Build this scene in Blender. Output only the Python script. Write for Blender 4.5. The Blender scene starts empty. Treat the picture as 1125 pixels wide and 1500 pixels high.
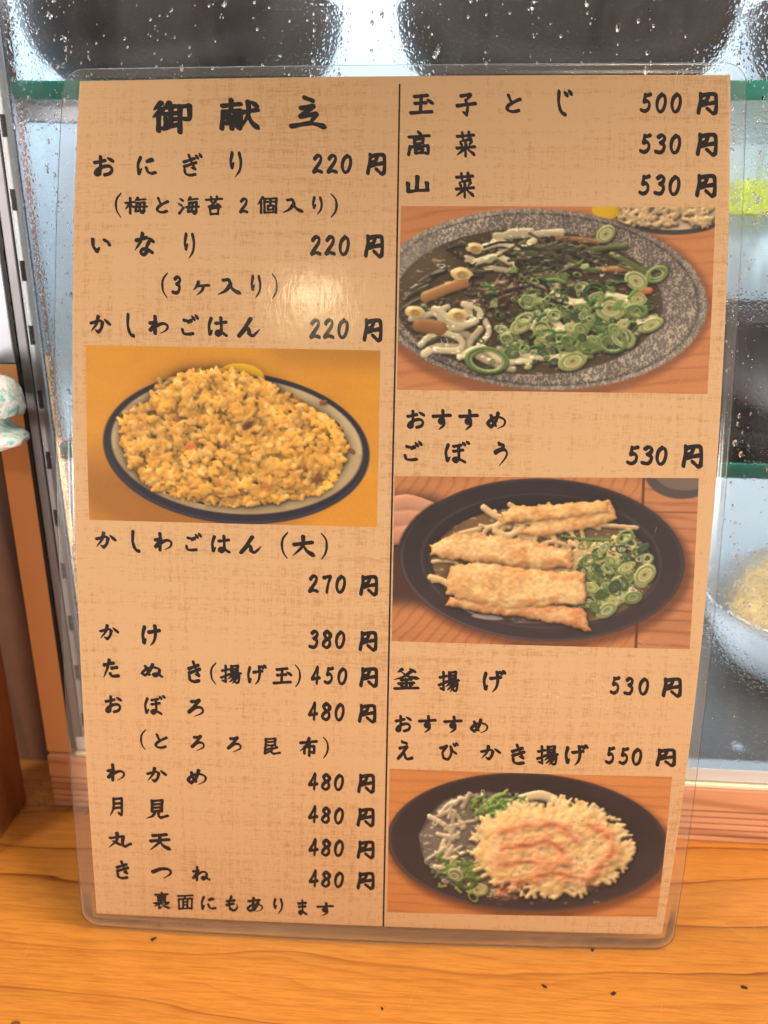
import bpy, bmesh, math, random
import numpy as np
from mathutils import Vector, Matrix

# ================================================================ camera
SC = bpy.context.scene
COL = SC.collection
MM = 0.001                                             # everything below is written in millimetres
W_PX, H_PX = 1125.0, 1500.0                            # pixel frame of the photograph
PITCH, YAW, ROLL, F_PX, CAM_H = 0.341357, -0.063185, 0.010352, 1180.27, 253.87


def cam_axes():
    fwd = np.array([math.sin(YAW) * math.cos(PITCH), math.cos(YAW) * math.cos(PITCH), -math.sin(PITCH)])
    r = np.array([math.cos(YAW), -math.sin(YAW), 0.]); u = np.cross(r, fwd)
    c, s = math.cos(ROLL), math.sin(ROLL)
    return fwd, c * r + s * u, c * u - s * r


FWD, RGT, UPV = cam_axes()
CAMP = np.array([0., 0., CAM_H])
cd = bpy.data.cameras.new("camera"); cam = bpy.data.objects.new("camera", cd); COL.objects.link(cam)
m3 = Matrix((RGT, UPV, -FWD)).transposed()
cam.matrix_world = Matrix.Translation(Vector(CAMP * MM)) @ m3.to_4x4()
cd.sensor_fit = 'VERTICAL'; cd.sensor_height = 36.0; cd.lens = F_PX / H_PX * 36.0
cd.clip_start = 0.01; cd.clip_end = 50
cd.dof.use_dof = True; cd.dof.focus_distance = 0.262; cd.dof.aperture_fstop = 11.0
SC.camera = cam

# ================================================================ world, lamps, exposure
wd = bpy.data.worlds.new("World"); SC.world = wd; wd.use_nodes = True
bg = wd.node_tree.nodes["Background"]; bg.inputs[0].default_value = (0.62, 0.54, 0.48, 1); bg.inputs[1].default_value = 0.72


def lamp(name, loc, aim, power, size, color, shape='DISK', size_y=None):
    l = bpy.data.lights.new(name, 'AREA'); l.energy = power; l.size = size * MM; l.shape = shape; l.color = color
    if size_y: l.size_y = size_y * MM
    o = bpy.data.objects.new(name, l); COL.objects.link(o); o.location = Vector(loc) * MM
    o.rotation_euler = (Vector(aim) - Vector(loc)).to_track_quat('-Z', 'Y').to_euler()
    return o


lamp("ceiling_lamp", (260, 170, 1150), (0, 200, 0), 8.5, 240, (1.0, 0.80, 0.58))
lamp("room_lamp", (900, -600, 280), (0, 250, 90), 13.4, 260, (1.0, 0.90, 0.785))
lamp("left_fill", (-880, -600, 290), (0, 250, 90), 12.2, 300, (1.0, 0.90, 0.785))  # added fill light, no known source; evens out the left side
lamp("case_lamp", (30, 392, 424), (30, 392, 0), 2.2, 420, (0.84, 0.93, 1.0), 'RECTANGLE', 110)
lamp("shelf_fill", (60, 313, 289), (60, 470, 190), .95, 420, (0.84, 0.93, 1.0), 'RECTANGLE', 8)  # added fill under the upper shelf, not a fitting of the case
lamp("shelf_fill", (60, 313, 158), (60, 470, 110), 2.3, 420, (0.84, 0.93, 1.0), 'RECTANGLE', 8)  # second added fill, brightens the space below the lower shelf
SC.view_settings.view_transform = 'Standard'; SC.view_settings.look = 'None'
SC.view_settings.exposure = 0.0; SC.view_settings.gamma = 1.0; SC.view_settings.use_curve_mapping = False
cy = SC.cycles
cy.use_denoising = True
cy.max_bounces = 14; cy.transmission_bounces = 10; cy.transparent_max_bounces = 16; cy.glossy_bounces = 4; cy.diffuse_bounces = 4
cy.sample_clamp_indirect = 3.0; cy.caustics_reflective = False; cy.caustics_refractive = False


# ================================================================ helpers
def ray(x, y):
    d = FWD * F_PX + RGT * (x - W_PX / 2) - UPV * (y - H_PX / 2)
    return d / np.linalg.norm(d)


def at(x, y, Y):
    d = ray(x, y); return CAMP + d * (Y / d[1])


def srgb(r, g, b):
    f = lambda c: (c / 255 / 12.92) if c / 255 <= .04045 else ((c / 255 + .055) / 1.055) ** 2.4
    return (f(r), f(g), f(b))


class MB:
    """collects boxes, lathes and tubes; build() links them as one mesh object"""
    def __init__(s): s.bm = bmesh.new()

    def box(s, x0, x1, y0, y1, z0, z1, bev=0.0, seg=2):
        r = bmesh.ops.create_cube(s.bm, size=1.0)
        for v in r['verts']:
            v.co = Vector(((x0 + x1) / 2 + v.co.x * (x1 - x0), (y0 + y1) / 2 + v.co.y * (y1 - y0), (z0 + z1) / 2 + v.co.z * (z1 - z0)))
        if bev > 0:
            es = list({e for v in r['verts'] for e in v.link_edges})
            bmesh.ops.bevel(s.bm, geom=es, offset=bev, segments=seg, profile=.6, affect='EDGES')
        return s

    def lathe(s, prof, c, n=64, sq=1.0):
        rings = []
        for r, z in prof:
            rings.append([s.bm.verts.new((c[0] + r * math.cos(2 * math.pi * i / n), c[1] + r * math.sin(2 * math.pi * i / n) * sq, c[2] + z)) for i in range(n)] if r > 1e-6 else [s.bm.verts.new((c[0], c[1], c[2] + z))])
        for a, b in zip(rings[:-1], rings[1:]):
            for i in range(n):
                j = (i + 1) % n
                if len(a) == 1 and len(b) == 1: continue
                if len(a) == 1: s.bm.faces.new((a[0], b[i], b[j]))
                elif len(b) == 1: s.bm.faces.new((a[i], a[j], b[0]))
                else: s.bm.faces.new((a[i], a[j], b[j], b[i]))
        return s

    def tube(s, pts, r, n=8):
        pts = [Vector(p) for p in pts]; rings = []
        for i, p in enumerate(pts):
            t = (pts[min(i + 1, len(pts) - 1)] - pts[max(i - 1, 0)]).normalized()
            a = t.orthogonal().normalized(); b = t.cross(a)
            rings.append([s.bm.verts.new(p + (a * math.cos(2 * math.pi * k / n) + b * math.sin(2 * math.pi * k / n)) * r) for k in range(n)])
        for a, b in zip(rings[:-1], rings[1:]):
            for k in range(n): s.bm.faces.new((a[k], a[(k + 1) % n], b[(k + 1) % n], b[k]))
        s.bm.faces.new(rings[0][::-1]); s.bm.faces.new(rings[-1])
        return s

    def build(s, name, mat, parent=None, smooth=False, origin=(0, 0, 0)):
        bmesh.ops.recalc_face_normals(s.bm, faces=s.bm.faces[:])
        me = bpy.data.meshes.new(name); o3 = Vector(origin)
        for v in s.bm.verts: v.co = (v.co - o3) * MM
        s.bm.to_mesh(me); s.bm.free()
        if smooth:
            for p in me.polygons: p.use_smooth = True
        o = bpy.data.objects.new(name, me); COL.objects.link(o)
        if mat: me.materials.append(mat)
        if parent is not None: o.parent = parent
        else: o.location = o3 * MM
        return o


def mesh_obj(name, V, F, mat, parent=None, smooth=False, origin=(0, 0, 0)):
    me = bpy.data.meshes.new(name)
    me.from_pydata([tuple((np.array(v) - np.array(origin)) * MM) for v in V], [], F); me.update()
    if smooth:
        for p in me.polygons: p.use_smooth = True
    o = bpy.data.objects.new(name, me); COL.objects.link(o); me.materials.append(mat)
    if parent is not None: o.parent = parent
    else: o.location = Vector(origin) * MM
    return o


def empty(name, loc=(0, 0, 0)):
    o = bpy.data.objects.new(name, None); COL.objects.link(o); o.location = Vector(loc) * MM; o.empty_display_size = .01
    return o


def tag(o, label=None, cat=None, group=None, kind=None):
    if label: o["label"] = label
    if cat: o["category"] = cat
    if group: o["group"] = group
    if kind: o["kind"] = kind
    return o


# ---------------------------------------------------------------- materials
class NT:
    def __init__(s, name):
        s.m = bpy.data.materials.new(name); s.m.use_nodes = True; s.t = s.m.node_tree; s.t.nodes.clear()
        s.out = s.n('ShaderNodeOutputMaterial')

    def n(s, typ, **kw):
        nd = s.t.nodes.new(typ)
        for k, v in kw.items():
            if k.startswith('i_'):
                key = k[2:]; key = int(key) if key.isdigit() else key.replace('_', ' ')
                s.inp(nd, key, v)
            else: setattr(nd, k, v)
        return nd

    def inp(s, nd, key, v):
        if hasattr(v, 'is_output'): s.t.links.new(v, nd.inputs[key])
        elif isinstance(v, bpy.types.Node): s.t.links.new(v.outputs[0], nd.inputs[key])
        else: nd.inputs[key].default_value = v

    def coord(s, scale=(1, 1, 1), rot=(0, 0, 0), kind='Object'):
        tc = s.n('ShaderNodeTexCoord'); mp = s.n('ShaderNodeMapping')
        mp.inputs['Scale'].default_value = scale; mp.inputs['Rotation'].default_value = rot
        s.t.links.new(tc.outputs[kind], mp.inputs['Vector']); return mp

    def noise(s, vec, scale, detail=4, rough=.55, dist=0.):
        return s.n('ShaderNodeTexNoise', i_Vector=vec, i_Scale=scale, i_Detail=detail, i_Roughness=rough, i_Distortion=dist)

    def ramp(s, fac, *stops):
        r = s.n('ShaderNodeValToRGB', i_Fac=fac); e = r.color_ramp.elements
        while len(e) < len(stops): e.new(.5)
        for k, (p, c) in zip(e, stops): k.position = p; k.color = (*c, 1) if len(c) == 3 else c
        return r

    def mix(s, fac, a, b, mode='MIX'):
        m = s.n('ShaderNodeMix', data_type='RGBA', blend_type=mode)
        for k, v in ((0, fac), (6, a), (7, b)):
            if isinstance(v, tuple) and len(v) == 3: v = (*v, 1)
            s.inp(m, k, v)
        return m.outputs[2]

    def math(s, op, a, b=0., c=0.):
        return s.n('ShaderNodeMath', operation=op, i_0=a, i_1=b, i_2=c).outputs[0]

    def bump(s, h, strength=.3, dist=.001):
        return s.n('ShaderNodeBump', i_Height=h, i_Strength=strength, i_Distance=dist)

    def bsdf(s, **kw):
        b = s.n('ShaderNodeBsdfPrincipled')
        for k, v in kw.items():
            key = k.replace('_', ' ')
            if isinstance(v, tuple) and len(v) == 3: v = (*v, 1)
            s.inp(b, key, v)
        s.t.links.new(b.outputs[0], s.out.inputs[0]); return b

    def surf(s, sh): s.t.links.new(sh.outputs[0], s.out.inputs[0]); return s.m


def mat_plain(name, col, rough=.5, metal=0., spec=.5, var=.12, scale=60, bump=0.0, bd=.0004, coat=0.):
    t = NT(name); v = t.coord(); n = t.noise(v, scale, 5)
    c = t.mix(n.outputs[0], tuple(x * (1 - var) for x in col), tuple(min(1, x * (1 + var)) for x in col))
    kw = dict(Base_Color=c, Roughness=t.math('MULTIPLY_ADD', n.outputs[0], .2, rough - .1), Metallic=metal, Specular_IOR_Level=spec, Coat_Weight=coat)
    if bump: kw['Normal'] = t.bump(n.outputs[0], bump, bd)
    t.bsdf(**kw); return t.m


def mat_wood(name, base, dark, light, axis_scale, line, rough=.3, coat=.4, bump=.15, warp=1.0, spots=0., rot=(0, 0, 0)):
    """varnished softwood: long grain lines that wander, fine fibres, a few darker streaks and pores"""
    t = NT(name)
    v = t.coord(scale=axis_scale, rot=rot)                # axis_scale squeezes the coordinate along the grain
    big = t.noise(v, 14, 3, .5)
    wv = t.n('ShaderNodeVectorMath', operation='ADD', i_0=v, i_1=t.n('ShaderNodeVectorMath', operation='SCALE', i_0=t.n('ShaderNodeVectorMath', operation='SUBTRACT', i_0=big.outputs[1], i_1=(.5, .5, .5)), i_Scale=.035 * warp))
    wave = t.n('ShaderNodeTexWave', wave_type='BANDS', bands_direction='DIAGONAL', i_Vector=wv, i_Scale=line, i_Distortion=1.6, i_Detail=3, i_Detail_Scale=1.4, i_Detail_Roughness=.6)
    ln = t.ramp(wave.outputs['Fac'], (0, (0, 0, 0)), (.6, (.05, .05, .05)), (.88, (.28, .28, .28)), (.975, (1, 1, 1)))
    fib = t.noise(t.coord(scale=(axis_scale[0] * .35, axis_scale[1] * 3, axis_scale[2] * 3), rot=rot), 240, 4, .65)
    lo = t.noise(v, 30, 2)
    c = t.mix(lo.outputs[0], base, light)
    c = t.mix(t.math('MULTIPLY', ln, t.math('MULTIPLY_ADD', big.outputs[0], 1.5, -.1)), c, dark)
    c = t.mix(t.ramp(fib.outputs[0], (.35, (0, 0, 0)), (.75, (.4, .4, .4))), c, dark)
    blot = t.noise(t.coord(), 26, 3, .6)
    c = t.mix(t.ramp(blot.outputs[0], (.5, (0, 0, 0)), (.75, (.3, .3, .3))), c, tuple(x * .72 for x in base))
    h = t.math('MULTIPLY_ADD', fib.outputs[0], .5, t.math('MULTIPLY', ln, -.6))
    if spots:
        vo = t.n('ShaderNodeTexVoronoi', i_Vector=t.coord(scale=(.6, 1, 1)), i_Scale=70, i_Randomness=1.)
        pick = t.n('ShaderNodeSeparateColor', i_Color=vo.outputs['Color'])
        sp = t.math('MULTIPLY', t.math('LESS_THAN', vo.outputs['Distance'], .075), t.math('GREATER_THAN', pick.outputs[0], .9))
        c = t.mix(t.math('MULTIPLY', sp, spots), c, tuple(x * .35 for x in dark))
        h = t.math('SUBTRACT', h, sp)
    b = t.bump(h, bump, .0006)
    t.bsdf(Base_Color=c, Roughness=t.math('MULTIPLY_ADD', lo.outputs[0], .25, rough - .1), Normal=b, Coat_Weight=coat, Coat_Roughness=.16)
    return t.m


M = {}
def mat_counter():
    """old varnished pine top: growth rings that darken slowly and end sharply, fibres, scuffs, scratches and small dents"""
    t = NT('varnished_pine')
    v = t.coord()
    sep = t.n('ShaderNodeSeparateXYZ', i_0=v)
    w1 = t.noise(t.coord(scale=(2.6, 9, 1)), 1, 3, .5); w2 = t.noise(t.coord(scale=(9, 60, 1)), 1, 3, .55)
    knot = t.n('ShaderNodeTexNoise', i_Vector=t.coord(scale=(5, 11, 1)), i_Scale=1., i_Detail=1)
    u = t.math('MULTIPLY_ADD', sep.outputs[1], 44., t.math('MULTIPLY_ADD', w1.outputs[0], 2.9, t.math('MULTIPLY_ADD', w2.outputs[0], .45, t.math('MULTIPLY', knot.outputs[0], 1.1))))
    f = t.math('FRACT', u)
    amp = t.ramp(t.noise(t.coord(scale=(3, 26, 1)), 1, 2).outputs[0], (.3, (.3, .3, .3)), (.58, (1, 1, 1)))
    ring = t.math('MULTIPLY', t.ramp(f, (0, (0, 0, 0)), (.5, (.02, .02, .02)), (.8, (.1, .1, .1)), (.94, (.26, .26, .26)), (.982, (.9, .9, .9)), (1.0, (0, 0, 0))), amp)
    u2 = t.math('FRACT', t.math('MULTIPLY', u, 3.7))
    fine = t.math('MULTIPLY', t.math('POWER', u2, 6.), .3)
    fib = t.noise(t.coord(scale=(60, 1100, 900)), 1, 5, .68)
    big = t.noise(t.coord(scale=(7, 16, 1)), 1, 3)
    c = t.mix(big.outputs[0], srgb(208, 132, 48), srgb(228, 158, 72))
    c = t.mix(t.math('MINIMUM', t.math('MULTIPLY', ring, 1.15), 1.), c, srgb(118, 56, 16))
    c = t.mix(fine, c, srgb(150, 82, 28))
    c = t.mix(t.ramp(fib.outputs[0], (.44, (0, 0, 0)), (.66, (.6, .6, .6))), c, srgb(172, 96, 34))
    # scratches and dents
    sc = t.n('ShaderNodeTexVoronoi', feature='DISTANCE_TO_EDGE', i_Vector=t.coord(scale=(30, 14, 1), rot=(0, 0, .5)), i_Scale=1.)
    scm = t.math('MULTIPLY', t.math('LESS_THAN', sc.outputs[0], .003), t.ramp(t.noise(v, 30, 2).outputs[0], (.56, (0, 0, 0)), (.6, (1, 1, 1))))
    c = t.mix(t.math('MULTIPLY', scm, .1), c, srgb(240, 196, 130))
    vo = t.n('ShaderNodeTexVoronoi', i_Vector=t.coord(scale=(60, 110, 1)), i_Scale=1.)
    pk = t.n('ShaderNodeSeparateColor', i_Color=vo.outputs['Color'])
    dent = t.math('MULTIPLY', t.math('LESS_THAN', vo.outputs['Distance'], .11), t.math('GREATER_THAN', pk.outputs[0], .92))
    c = t.mix(t.math('MULTIPLY', dent, .75), c, srgb(70, 36, 14))
    h = t.math('MULTIPLY_ADD', fib.outputs[0], .25, t.math('MULTIPLY', ring, -.5))
    h = t.math('SUBTRACT', h, t.math('ADD', dent, t.math('MULTIPLY', scm, .5)))
    h = t.math('MULTIPLY_ADD', t.noise(v, 130, 3).outputs[0], .35, h)
    t.bsdf(Base_Color=c, Roughness=t.math('MULTIPLY_ADD', big.outputs[0], .25, .2), Normal=t.bump(h, .22, .0008), Coat_Weight=.45, Coat_Roughness=.2)
    return t.m


M['counter'] = mat_counter()
M['sill'] = mat_wood('sill_wood', srgb(214, 154, 114), srgb(164, 104, 70), srgb(226, 170, 130), (.1, 1, 1.6), 26, .42, .1, .1, .7)
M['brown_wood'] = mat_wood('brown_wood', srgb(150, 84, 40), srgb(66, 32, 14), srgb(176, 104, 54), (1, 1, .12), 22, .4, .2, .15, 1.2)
M['recess'] = mat_wood('shaded_board', srgb(96, 56, 32), srgb(50, 28, 16), srgb(112, 68, 40), (1, 1, .12), 22, .6, 0, .15, 1.2)  # brown wood darkened; the recess's shade is put into its colour
M['post'] = mat_plain('orange_post', srgb(236, 174, 118), .45, var=.06, scale=40)
M['post_sheen'] = mat_plain('pale_reflection_tone', srgb(150, 152, 166), .3, .6, var=.05, scale=20)  # pale colour stands in for a reflection on the post's face
M['alu'] = mat_plain('dull_aluminium', srgb(112, 112, 118), .42, .7, var=.12, scale=120, bump=.08)
M['alu_light'] = mat_plain('light_aluminium', srgb(168, 172, 180), .42, .4, var=.1, scale=160, bump=.08)
M['rail'] = mat_plain('white_rail', srgb(214, 218, 222), .35, .2, var=.06, scale=80)
M['cream'] = mat_plain('cream_strip', srgb(236, 218, 184), .5, var=.05)
M['black'] = mat_plain('black_gasket', srgb(30, 28, 28), .7, var=.3, scale=300, bump=.4)
M['hole'] = mat_plain('slot_dark', srgb(52, 46, 44), .8)
M['case_white'] = mat_plain('case_white', srgb(222, 232, 240), .35, var=.05, scale=14)
M['steel'] = mat_plain('brushed_steel', srgb(84, 82, 80), .34, .7, var=.12, scale=90, bump=.05)
M['bowl_dark'] = mat_plain('dark_lacquer', srgb(44, 30, 28), .5, var=.25, scale=90, spec=.3)
M['bowl_white'] = mat_plain('white_glaze', srgb(226, 230, 236), .15, var=.05, scale=60, coat=.4)
M['tub'] = mat_plain('teal_plastic', srgb(178, 218, 216), .4, var=.06, scale=40)
M['yellow'] = mat_plain('yellow_card', srgb(226, 226, 48), .5, var=.05)
M['chip'] = mat_plain('dark_chip', srgb(40, 34, 28), .8, var=.3)
M['dust'] = mat_plain('dust', srgb(150, 132, 108), .95, var=.4, scale=500)


def mat_batter():
    t = NT('fried_batter'); v = t.coord(); n = t.noise(v, 120, 6, .65); b = t.noise(v, 40, 3)
    c = t.ramp(n.outputs[0], (.3, srgb(150, 96, 44)), (.5, srgb(196, 158, 100)), (.7, srgb(226, 200, 150)))
    t.bsdf(Base_Color=c, Roughness=.6, Normal=t.bump(t.math('ADD', n.outputs[0], b.outputs[0]), .9, .003)); return t.m


M['batter'] = mat_batter()


def mat_cloth():
    t = NT('terry_cloth'); v = t.coord(); n = t.noise(v, 900, 3, .7)
    sp = t.noise(v, 330, 2, .5)
    c = t.mix(t.ramp(sp.outputs[0], (.5, (0, 0, 0)), (.64, (1, 1, 1))), srgb(232, 238, 236), srgb(128, 204, 200))
    c = t.mix(t.ramp(t.noise(v, 520, 1).outputs[0], (.72, (0, 0, 0)), (.76, (1, 1, 1))), c, srgb(86, 92, 96))
    t.bsdf(Base_Color=c, Roughness=.95, Normal=t.bump(n.outputs[0], .8, .0012), Sheen_Weight=.3); return t.m


M['cloth'] = mat_cloth()


def mat_shelf():
    t = NT('green_glass_edge'); v = t.coord(scale=(.1, 1, 1)); n = t.noise(v, 400, 3)
    c = t.mix(n.outputs[0], srgb(30, 200, 178), srgb(96, 230, 212))
    b = t.n('ShaderNodeBsdfPrincipled', i_Base_Color=c, i_Roughness=.18); tl = t.n('ShaderNodeBsdfTranslucent', i_Color=c)
    return t.surf(t.n('ShaderNodeMixShader', i_0=.45, i_1=b, i_2=tl))


M['shelf_edge'] = mat_shelf()


def mat_shelf_top():
    t = NT('clear_shelf_glass')
    tr = t.n('ShaderNodeBsdfTransparent', i_Color=(.95, .985, .98, 1)); gl = t.n('ShaderNodeBsdfGlossy', i_Roughness=.05)
    fr = t.n('ShaderNodeFresnel', i_IOR=1.3)
    return t.surf(t.n('ShaderNodeMixShader', i_0=fr, i_1=tr, i_2=gl))


M['shelf_glass'] = mat_shelf_top()


def mat_pane():
    """case glass with beads of condensation: two sizes of bead as real relief, patchy, with dry runs"""
    t = NT('wet_glass')
    v = t.coord()
    wob = t.noise(v, 260, 2)
    vv = t.n('ShaderNodeVectorMath', operation='ADD', i_0=v, i_1=t.n('ShaderNodeVectorMath', operation='SCALE', i_0=wob.outputs[1], i_Scale=.0016))
    hs = []
    for sc, lo, hi in ((620, .05, .46), (1150, .05, .5)):
        vo = t.n('ShaderNodeTexVoronoi', feature='SMOOTH_F1', i_Vector=vv, i_Scale=sc, i_Smoothness=.12)
        mr = t.n('ShaderNodeMapRange', interpolation_type='SMOOTHSTEP', i_0=vo.outputs['Distance'], i_1=hi, i_2=lo, i_3=0., i_4=1.)
        rnd = t.n('ShaderNodeSeparateColor', i_Color=vo.outputs['Color'])
        hs.append(t.math('MULTIPLY', mr.outputs[0], t.math('GREATER_THAN', rnd.outputs[0], .2)))
    mask = t.ramp(t.noise(t.coord(scale=(1, 1, .45)), 42, 4, .6).outputs[0], (.30, (.3, .3, .3)), (.52, (1, 1, 1)))
    run = t.ramp(t.noise(t.coord(scale=(1, 1, .12)), 90, 3).outputs[0], (.3, (.45, .45, .45)), (.5, (1, 1, 1)))
    wet = t.math('MULTIPLY', mask, run)
    h = t.math('MULTIPLY', t.math('MULTIPLY_ADD', hs[1], .5, hs[0]), wet)
    h = t.math('MULTIPLY_ADD', t.noise(v, 60, 3).outputs[0], .25, h)
    b = t.bump(h, .7, .0011)
    rf = t.n('ShaderNodeBsdfRefraction', i_IOR=1.09, i_Roughness=.13, i_Color=(.97, .985, 1, 1), i_Normal=b)
    gl = t.n('ShaderNodeBsdfGlossy', i_Roughness=.06, i_Normal=b)
    tr = t.n('ShaderNodeBsdfTransparent', i_Color=(.96, .98, .98, 1))
    fog = t.n('ShaderNodeBsdfDiffuse', i_Color=(.9, .93, .95, 1))
    body = t.n('ShaderNodeMixShader', i_0=t.n('ShaderNodeMapRange', i_0=wet, i_1=.02, i_2=.5, i_3=.1, i_4=.86).outputs[0], i_1=tr, i_2=rf)
    body = t.n('ShaderNodeMixShader', i_0=t.math('MULTIPLY', t.n('ShaderNodeFresnel', i_IOR=1.33, i_Normal=b), .4), i_1=body, i_2=gl)
    return t.surf(t.n('ShaderNodeMixShader', i_0=t.math('MULTIPLY', wet, .035), i_1=body, i_2=fog))


M['pane'] = mat_pane()
_t = NT('pane_back'); M['pane_back'] = _t.surf(_t.n('ShaderNodeBsdfTransparent', i_Color=(.97, .985, .98, 1)))
_t = NT('water'); M['water'] = _t.surf(_t.n('ShaderNodeBsdfGlass', i_IOR=1.33, i_Roughness=.0, i_Color=(1, 1, 1, 1)))


def mat_paper():
    """tan paper printed with a woven, slightly woody ground"""
    t = NT('woven_tan_paper')
    uv = lambda sc: t.coord(scale=sc, kind='UV')
    a = t.noise(uv((3.2, 120, 1)), 1, 4, .6); b = t.noise(uv((120, 4.5, 1)), 1, 4, .6)
    f = t.noise(uv((60, 420, 1)), 1, 3, .6); g = t.noise(uv((520, 90, 1)), 1, 3, .6); big = t.noise(uv((2.2, 3.2, 1)), 1, 3)
    h = t.math('ADD', t.math('MULTIPLY', a.outputs[0], .42), t.math('MULTIPLY', b.outputs[0], .38))
    h = t.math('ADD', h, t.math('MULTIPLY', t.math('ADD', f.outputs[0], g.outputs[0]), .46))
    h = t.math('MULTIPLY_ADD', big.outputs[0], .3, h)
    c = t.ramp(h, (.64, srgb(196, 146, 103)), (.86, srgb(212, 161, 114)), (.97, srgb(228, 180, 129)), (1.0, srgb(232, 186, 138)))
    t.bsdf(Base_Color=c, Roughness=.75, Specular_IOR_Level=.15); return t.m


M['paper'] = mat_paper()
M['ink'] = mat_plain('ink', srgb(24, 15, 21), .7, var=.15, scale=400, spec=.1)
_t = NT('printed_picture'); _a = _t.n('ShaderNodeAttribute', attribute_name='print'); _t.bsdf(Base_Color=_a.outputs['Color'], Roughness=.6, Specular_IOR_Level=.15); M['print'] = _t.m


def mat_film(name, haze, tint, rough=.17, extra=0.):
    t = NT(name); v = t.coord()
    w = t.noise(v, 28, 3, .5); s1 = t.noise(t.coord(scale=(1, 1, .2), rot=(0, .6, 0)), 700, 2)
    ck = t.n('ShaderNodeTexVoronoi', feature='DISTANCE_TO_EDGE', i_Vector=v, i_Scale=210, i_Randomness=1.)
    ckm = t.math('MULTIPLY', t.math('LESS_THAN', ck.outputs[0], .035), t.ramp(t.noise(v, 24, 2).outputs[0], (.5, (0, 0, 0)), (.62, (1, 1, 1))))
    hh = t.math('MULTIPLY_ADD', s1.outputs[0], .09, w.outputs[0])
    b = t.bump(t.math('MULTIPLY_ADD', ckm, .06, hh), .4, .0009)
    tr = t.n('ShaderNodeBsdfTransparent', i_Color=(*tint, 1))
    gl = t.n('ShaderNodeBsdfGlossy', i_Roughness=rough, i_Normal=b)
    fr = t.n('ShaderNodeFresnel', i_IOR=1.33)
    df = t.n('ShaderNodeBsdfDiffuse', i_Color=(.8, .78, .76, 1))
    m1 = t.n('ShaderNodeMixShader', i_0=t.math('ADD', fr, extra), i_1=tr, i_2=gl)
    return t.surf(t.n('ShaderNodeMixShader', i_0=haze, i_1=m1, i_2=df))


M['film'] = mat_film('laminate_film', .012, (.985, .98, .975), .15)
M['film_margin'] = mat_film('laminate_margin', .035, (.93, .92, .91), .2)
M['film_edge'] = mat_film('laminate_edge', .10, (.93, .92, .9), .3, .03)
# ---------------------------------------------------------------- printed food pictures
# The four photographs printed on the paper are flat pictures; each is worked out as a height
# field of small pieces (grains, noodles, rings, batter) and shaded once, giving a colour grid.
def _blur(a, r):
    k = int(max(1, round(r)))
    for ax in (0, 1):
        for _ in range(2):
            p = np.concatenate([np.repeat(np.take(a, [0], ax), k + 1, ax), a, np.repeat(np.take(a, [-1], ax), k, ax)], ax)
            c = np.cumsum(p, ax)
            n = a.shape[ax]
            hi = np.take(c, range(2 * k + 1, 2 * k + 1 + n), ax)
            lo = np.take(c, range(0, n), ax)
            a = (hi - lo) / (2 * k + 1)
    return a


def _vnoise(w, h, sx, sy, rng):
    gw, gh = int(w / sx) + 3, int(h / sy) + 3
    g = rng.random((gh, gw))
    x = np.arange(w) / sx; y = np.arange(h) / sy
    xi = x.astype(int); yi = y.astype(int)
    fx = x - xi; fy = y - yi
    fx = fx * fx * (3 - 2 * fx); fy = (fy * fy * (3 - 2 * fy))[:, None]
    a = g[np.ix_(yi, xi)]; b = g[np.ix_(yi, xi + 1)]; c = g[np.ix_(yi + 1, xi)]; d = g[np.ix_(yi + 1, xi + 1)]
    return (a * (1 - fx) + b * fx) * (1 - fy) + (c * (1 - fx) + d * fx) * fy


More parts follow.
